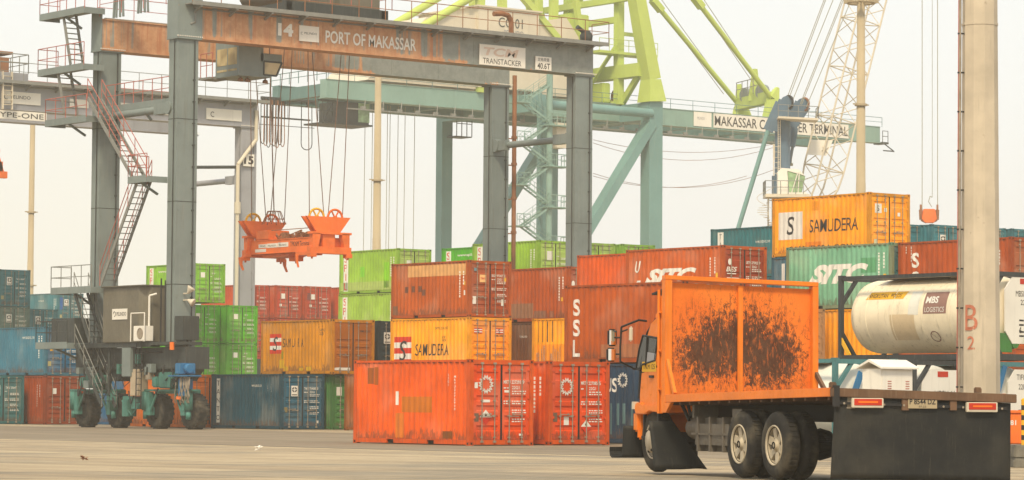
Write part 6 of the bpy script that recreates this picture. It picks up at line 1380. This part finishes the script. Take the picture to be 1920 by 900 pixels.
# cab
YC0, YC1 = -.08, -WID + .12
prof = [(4.5, 1.0), (4.5, 2.3), (4.56, 2.42), (4.75, 2.44), (4.98, 2.36), (5.14, 2.16), (5.38, 1.62), (5.46, 1.2), (5.46, 1.0)]
b = MB(); b.prism(prof, lambda u, v: (u, YC0, v), lambda u, v: (u, YC1, v)); cabo = b.build('cab', OR, truck, .035)
b = MB(); b.prism([(4.52, 2.44), (4.56, 2.6), (4.72, 2.62), (4.98, 2.5), (5.0, 2.38), (4.75, 2.445)], lambda u, v: (u, YC0 - .08, v), lambda u, v: (u, YC1 + .08, v)); b.build('roof', OR, cabo, .03)
win = [T(px, py, y=YC0 + .006) for px, py in ((1206, 629), (1199, 655), (1193, 692), (1201, 693), (1206, 683), (1228, 676), (1234, 634))]
b = MB(); b.prism([(p.x, p.z) for p in win], lambda u, v: (u, YC0 + .012, v), lambda u, v: (u, YC0 - .02, v)); wd_ = b.build('window', M['glass'], cabo)
b = MB(); wp = [V(p.x, YC0 + .012, p.z) for p in win]; b.path(wp + wp[:1], .016, 6); b.build('window_seal', DK, cabo)
b = MB(); b.prism([(4.515, 1.02), (4.515, 1.69), (5.35, 1.585), (5.425, 1.2), (5.425, 1.02)], lambda u, v: (u, YC0 + .005, v), lambda u, v: (u, YC0 - .03, v)); b.build('door_gap', M['void'], cabo)
b = MB(); b.path([(4.98, YC0 - .1, 2.42), (5.16, YC0 - .02, 2.2), (5.40, YC0 - .0, 1.64), (5.47, YC0 + .0, 1.15)], .02, 6); b.build('pillar_trim', DK, cabo)
b = MB(); b.box(4.6, 5.3, YC0 - .3, YC0 + .02, .52, .56); b.box(4.62, 4.66, YC0 - .05, YC0, .52, .95); b.box(5.24, 5.28, YC0 - .05, YC0, .52, .95); b.build('step', DK, truck)
b = MB(); m0, m1 = T(1214, 630, y=YC0 + .016), T(1211, 685, y=YC0 + .016); b.bar(m0, m1, .02, .03, up=(0, 1, 0)); b.build('window_bar', DK, cabo)
q4 = [T(px, py, y=YC0 + .018) for px, py in ((1214, 660), (1230, 663), (1228, 676), (1212, 681))]; b = MB(); b.add(q4, [(0, 1, 2, 3)]); b.build('window_pale_patch', M['crane_lt'], cabo)  # paler lower rear corner of the side window
b = MB(); b.prism([(4.54, 1.04), (4.54, 1.66), (5.33, 1.56), (5.40, 1.2), (5.40, 1.04)], lambda u, v: (u, YC0 + .012, v), lambda u, v: (u, YC0 - .02, v)); dr = b.build('door', OR, cabo, .01)
b = MB(); hh = T(1222, 706, y=YC0 + .02); b.box(hh.x - .08, hh.x + .08, YC0 + .012, YC0 + .04, hh.z - .02, hh.z + .02); b.build('handle', DK, dr)
o = T(1204, 695, y=YC0 + .016); e = T(1230, 678, y=YC0 + .016); b = MB(); plate(b, (o.x, YC0 + .013, o.z - .02), V(-1, 0, 0), ZD, abs(o.x - e.x), .16, .003); ds = b.build('door_sign', M['yellow'], dr)
b = MB(); add_text(b, 'TN.M 125', (o.x - .05, YC0 + .017, o.z + .02), V(-1, 0, 0), ZD, .08, abs(o.x - e.x) - .1, .002); b.build('lettering', M['mark_k'], ds)
b = MB(); b.prism([(4.45, .93), (4.45, 1.06), (5.2, 1.06), (5.28, 1.09), (5.5, 1.08), (5.54, .98), (5.5, .9), (5.1, .9), (4.9, .95)], lambda u, v: (u, YC0 + .05, v), lambda u, v: (u, YC1 - .05, v)); b.build('fender', OR, truck, .015)
b = MB(); b.box(5.42, 5.62, YC1 - .02, YC0 + .04, .62, .94); b.box(5.4, 5.5, YC0 - .08, YC0 + .02, .5, 1.0); b.build('bumper', OR, truck, .03)
b = MB(); b.box(5.52, 5.6, YC0 - .02, YC0 + .07, .98, 1.1); b.build('indicator_lamp', M['cream'], truck)
b = MB(); b.bar((4.5, -.45, 2.86), (4.98, -.45, 2.8), .7, .03); b.path([(4.6, -.3, 2.5), (4.72, -.3, 2.83)], .025, 6); b.prism([(4.5, 2.5), (4.6, 2.8), (4.76, 2.72), (4.8, 2.52)], lambda u, v: (u, -.2, v), lambda u, v: (u, -.7, v)); b.build('air_intake', DK, truck)
# mirrors
ym = .32
A = [T(px, py, y=yy) for px, py, yy in ((1212, 602, -.05), (1198, 600, .1), (1165, 613, ym), (1163, 650, ym), (1163, 678, ym), (1190, 692, -.05))]
b = MB(); b.path(A, .017, 8); b.path([T(1164, 633, y=ym), T(1155, 633, y=ym + .06)], .014, 6); b.path([T(1163, 664, y=ym), T(1152, 664, y=ym + .06)], .014, 6); b.path([T(1165, 622, y=ym), T(1176, 618, y=ym - .02)], .014, 6); b.build('mirror_arm', DK, truck)
def mirror(px, py, wd, h, yy, ang=0.):
    c = T(px, py, y=yy); b = MB(); b.box(c.x - .03, c.x + .05, c.y - wd / 2, c.y + wd / 2, c.z - h / 2, c.z + h / 2); m_ = b.build('mirror', DK, truck, .025)
    b = MB(); b.box(c.x - .034, c.x - .03, c.y - wd / 2 + .015, c.y + wd / 2 - .015, c.z - h / 2 + .02, c.z + h / 2 - .02); b.build('mirror_glass', M['mirror'], m_)
mirror(1148, 633, .15, .27, ym + .1); mirror(1146, 665, .15, .22, ym + .12); 
c = T(1184, 626, y=ym - .05); b = MB(); b.bar(c + V(.02, 0, .12), c - V(-.03, 0, .12), .07, .05); b.build('mirror', M['cream'], truck, .02)
# tanks, flaps and rear details
b = MB(); b.box(1.82, 3.32, -.75, -.14, .36, .86); ft = b.build('fuel_tank', M['fuel'], truck, .09)
for x in (2.1, 2.62, 3.1): b = MB(); b.box(x - .03, x + .03, -.77, -.12, .35, .875); b.build('strap', M['fuel'], ft)
b = MB(); b.box(1.8, 3.34, -.135, -.12, .6, .63); b.build('strap', M['fuel'], ft)
b = MB(); b.tube((3.42, -.4, .7), (3.86, -.4, .7), .17, 16); b.box(3.42, 3.5, -.6, -.2, .85, 1.05); b.build('air_tank', M['fuel'], truck)
b = MB(); b.box(1.45, 1.8, -.5, -.15, .7, 1.0); b.tube((1.6, -.6, .33), (1.6, -1.2, .33), .13, 10); b.box(1.7, 2.3, -1.3, -.9, .25, .5); b.build('battery_box', M['fuel'], truck)
b = MB(); b.path([(3.95, -.3, 1.1), (3.7, -.25, .9), (3.55, -.3, 1.0), (3.3, -.5, 1.1)], .025, 6); b.bar((4.1, -.25, 1.1), (3.75, -.25, .82), .04, .04); b.build('hose', DK, truck)
def flap_sheet(name, corners, bow, n=8, th=.012, curl=0.):
    """rubber sheet: corners tl, tr, br, bl (local); bow = sideways sag vector"""
    tl, tr_, br, bl = [Vector(c) for c in corners]; b = MB(); vs_ = []
    for s_ in (0, 1):
        for i in range(n + 1):
            for j in range(n + 1):
                u, v = j / n, i / n; p = tl.lerp(tr_, u).lerp(bl.lerp(br, u), v) + Vector(bow) * (math.sin(math.pi * u) * v + .35 * math.sin(2.4 * math.pi * u + 1) * v) + V(curl * max(0, v - .75) ** 2 * 10, 0, 0)
                vs_.append(p + V(th * s_, 0, 0))
    m = (n + 1) ** 2; fs = []
    for i in range(n):
        for j in range(n):
            a = i * (n + 1) + j; f = (a, a + 1, a + n + 2, a + n + 1); fs.append(f); fs.append(tuple(k + m for k in reversed(f)))
    rim = [j for j in range(n + 1)] + [i * (n + 1) + n for i in range(1, n + 1)] + [n * (n + 1) + j for j in range(n - 1, -1, -1)] + [i * (n + 1) for i in range(n - 1, 0, -1)]
    for a, c in zip(rim, rim[1:] + rim[:1]): fs.append((a, a + m, c + m, c))
    b.add(vs_, fs, 0, True); return b.build(name, M['flap'], truck)
RXF = -2.1
q = [T(px, py, x=RXF) for px, py in ((1566, 741), (1895, 756), (1895, 904), (1558, 897))]
for p in q: p.x = RXF
flap_sheet('mudflap', q, (.035, 0, 0), 12)
for k in range(9):
    y = -.14 - k * .3; b = MB(); b.tube((-2.135, y, 1.0), (-2.09, y, 1.0), .016, 8); tilt(b).build('bolt', M['steel'], truck)
b = MB(); b.box(-2.128, -2.112, -2.62, -.05, .985, 1.02); tilt(b).build('clamp_strip', DK, truck)
q = [T(1217, 789, x=4.42), T(1262, 790, x=4.42), T(1326, 881, x=4.28), T(1227, 884, x=4.28)]; flap_sheet('mudflap', q, (-.03, 0, .03))
q = [T(1169, 798, x=5.72), T(1199, 798, x=5.72), T(1199, 858, x=5.72), T(1166, 858, x=5.72)]; q[1].y = q[2].y = -1.2; flap_sheet('mudflap', q, (.0, 0, 0))
b = MB(); c0, c1 = T(1166, 858, x=5.72), T(1152, 840, x=5.72); rad = .09
pts = [(0, 0), (.12, -.005), (.2, .03), (.23, .1), (.22, .17), (.2, .17), (.205, .1), (.18, .045), (.11, .015), (0, .02)]
b.prism(pts, lambda u, v: (5.72 + u, c1.y, c0.z + v), lambda u, v: (5.72 + u, -1.2, c0.z + v)); b.build('mudflap', M['flap'], truck)
for (px0, py0, px1, py1) in ((1598, 746, 1657, 765), (1813, 754, 1871, 773)):
    a, c = T(px0, py0, x=-2.17), T(px1, py1, x=-2.17); h = abs(a.z - c.z); b = MB(); b.box(-2.17, -2.12, c.y, a.y, c.z, a.z); l_ = b.build('tail_lamp', M['cream'], truck, .008)
    b = MB(); b.box(-2.178, -2.17, c.y + .03, a.y - .03, c.z + .035, a.z - .012); b.build('lens', M['red'], l_)
    b = MB(); b.box(-2.181, -2.178, c.y + .09, a.y - .09, (a.z + c.z) / 2 - .0, (a.z + c.z) / 2 + .025); b.build('reflector_stripe', M['amber'], l_)
a, c = T(1703, 747, x=-2.14), T(1757, 766, x=-2.14); b = MB(); b.box(-2.14, -2.13, c.y, a.y, c.z, a.z + .02); pl = b.build('number_plate', M['pole'], truck)
b = MB(); add_text(b, 'P 8544 DZ', (-2.14, a.y - .02, c.z + .055), V(0, -1, 0), ZD, .075, a.y - c.y - .04, .003, 0, .02); add_text(b, '07.22', (-2.14, a.y - .16, c.z + .012), V(0, -1, 0), ZD, .026, .11, .003); b.build('lettering', M['mark_k'], pl)
for px in (1698, 1788): a = T(px, 757, x=-2.13); b = MB(); b.box(-2.13, -2.08, a.y - .05, a.y + .05, a.z - .09, a.z + .09); b.build('bracket', M['rustbrown'], truck)
a = T(1594, 752, x=-2.1); b = MB(); b.box(-2.1, -2.05, a.y - .04, a.y + .04, a.z - .09, a.z + .07); b.box(-2.1, -1.95, a.y - .07, a.y + .05, a.z - .1, a.z - .08); b.build('bracket', M['steel'], truck)

# ================================================================== haze
b = MB(); b.box(-400, 700, -400, 700, -1.0, 64)
g = bpy.data.materials.new('haze'); g.use_nodes = True; n_ = g.node_tree; n_.nodes.clear()
o_ = n_.nodes.new('ShaderNodeOutputMaterial'); v_n = n_.nodes.new('ShaderNodeVolumePrincipled'); v_n.inputs['Density'].default_value = HAZE; v_n.inputs['Color'].default_value = (.97, .93, .83, 1); v_n.inputs['Anisotropy'].default_value = .3
n_.links.new(v_n.outputs[0], o_.inputs['Volume'])
hz_ = b.build('haze', g); tag(hz_, kind='stuff')
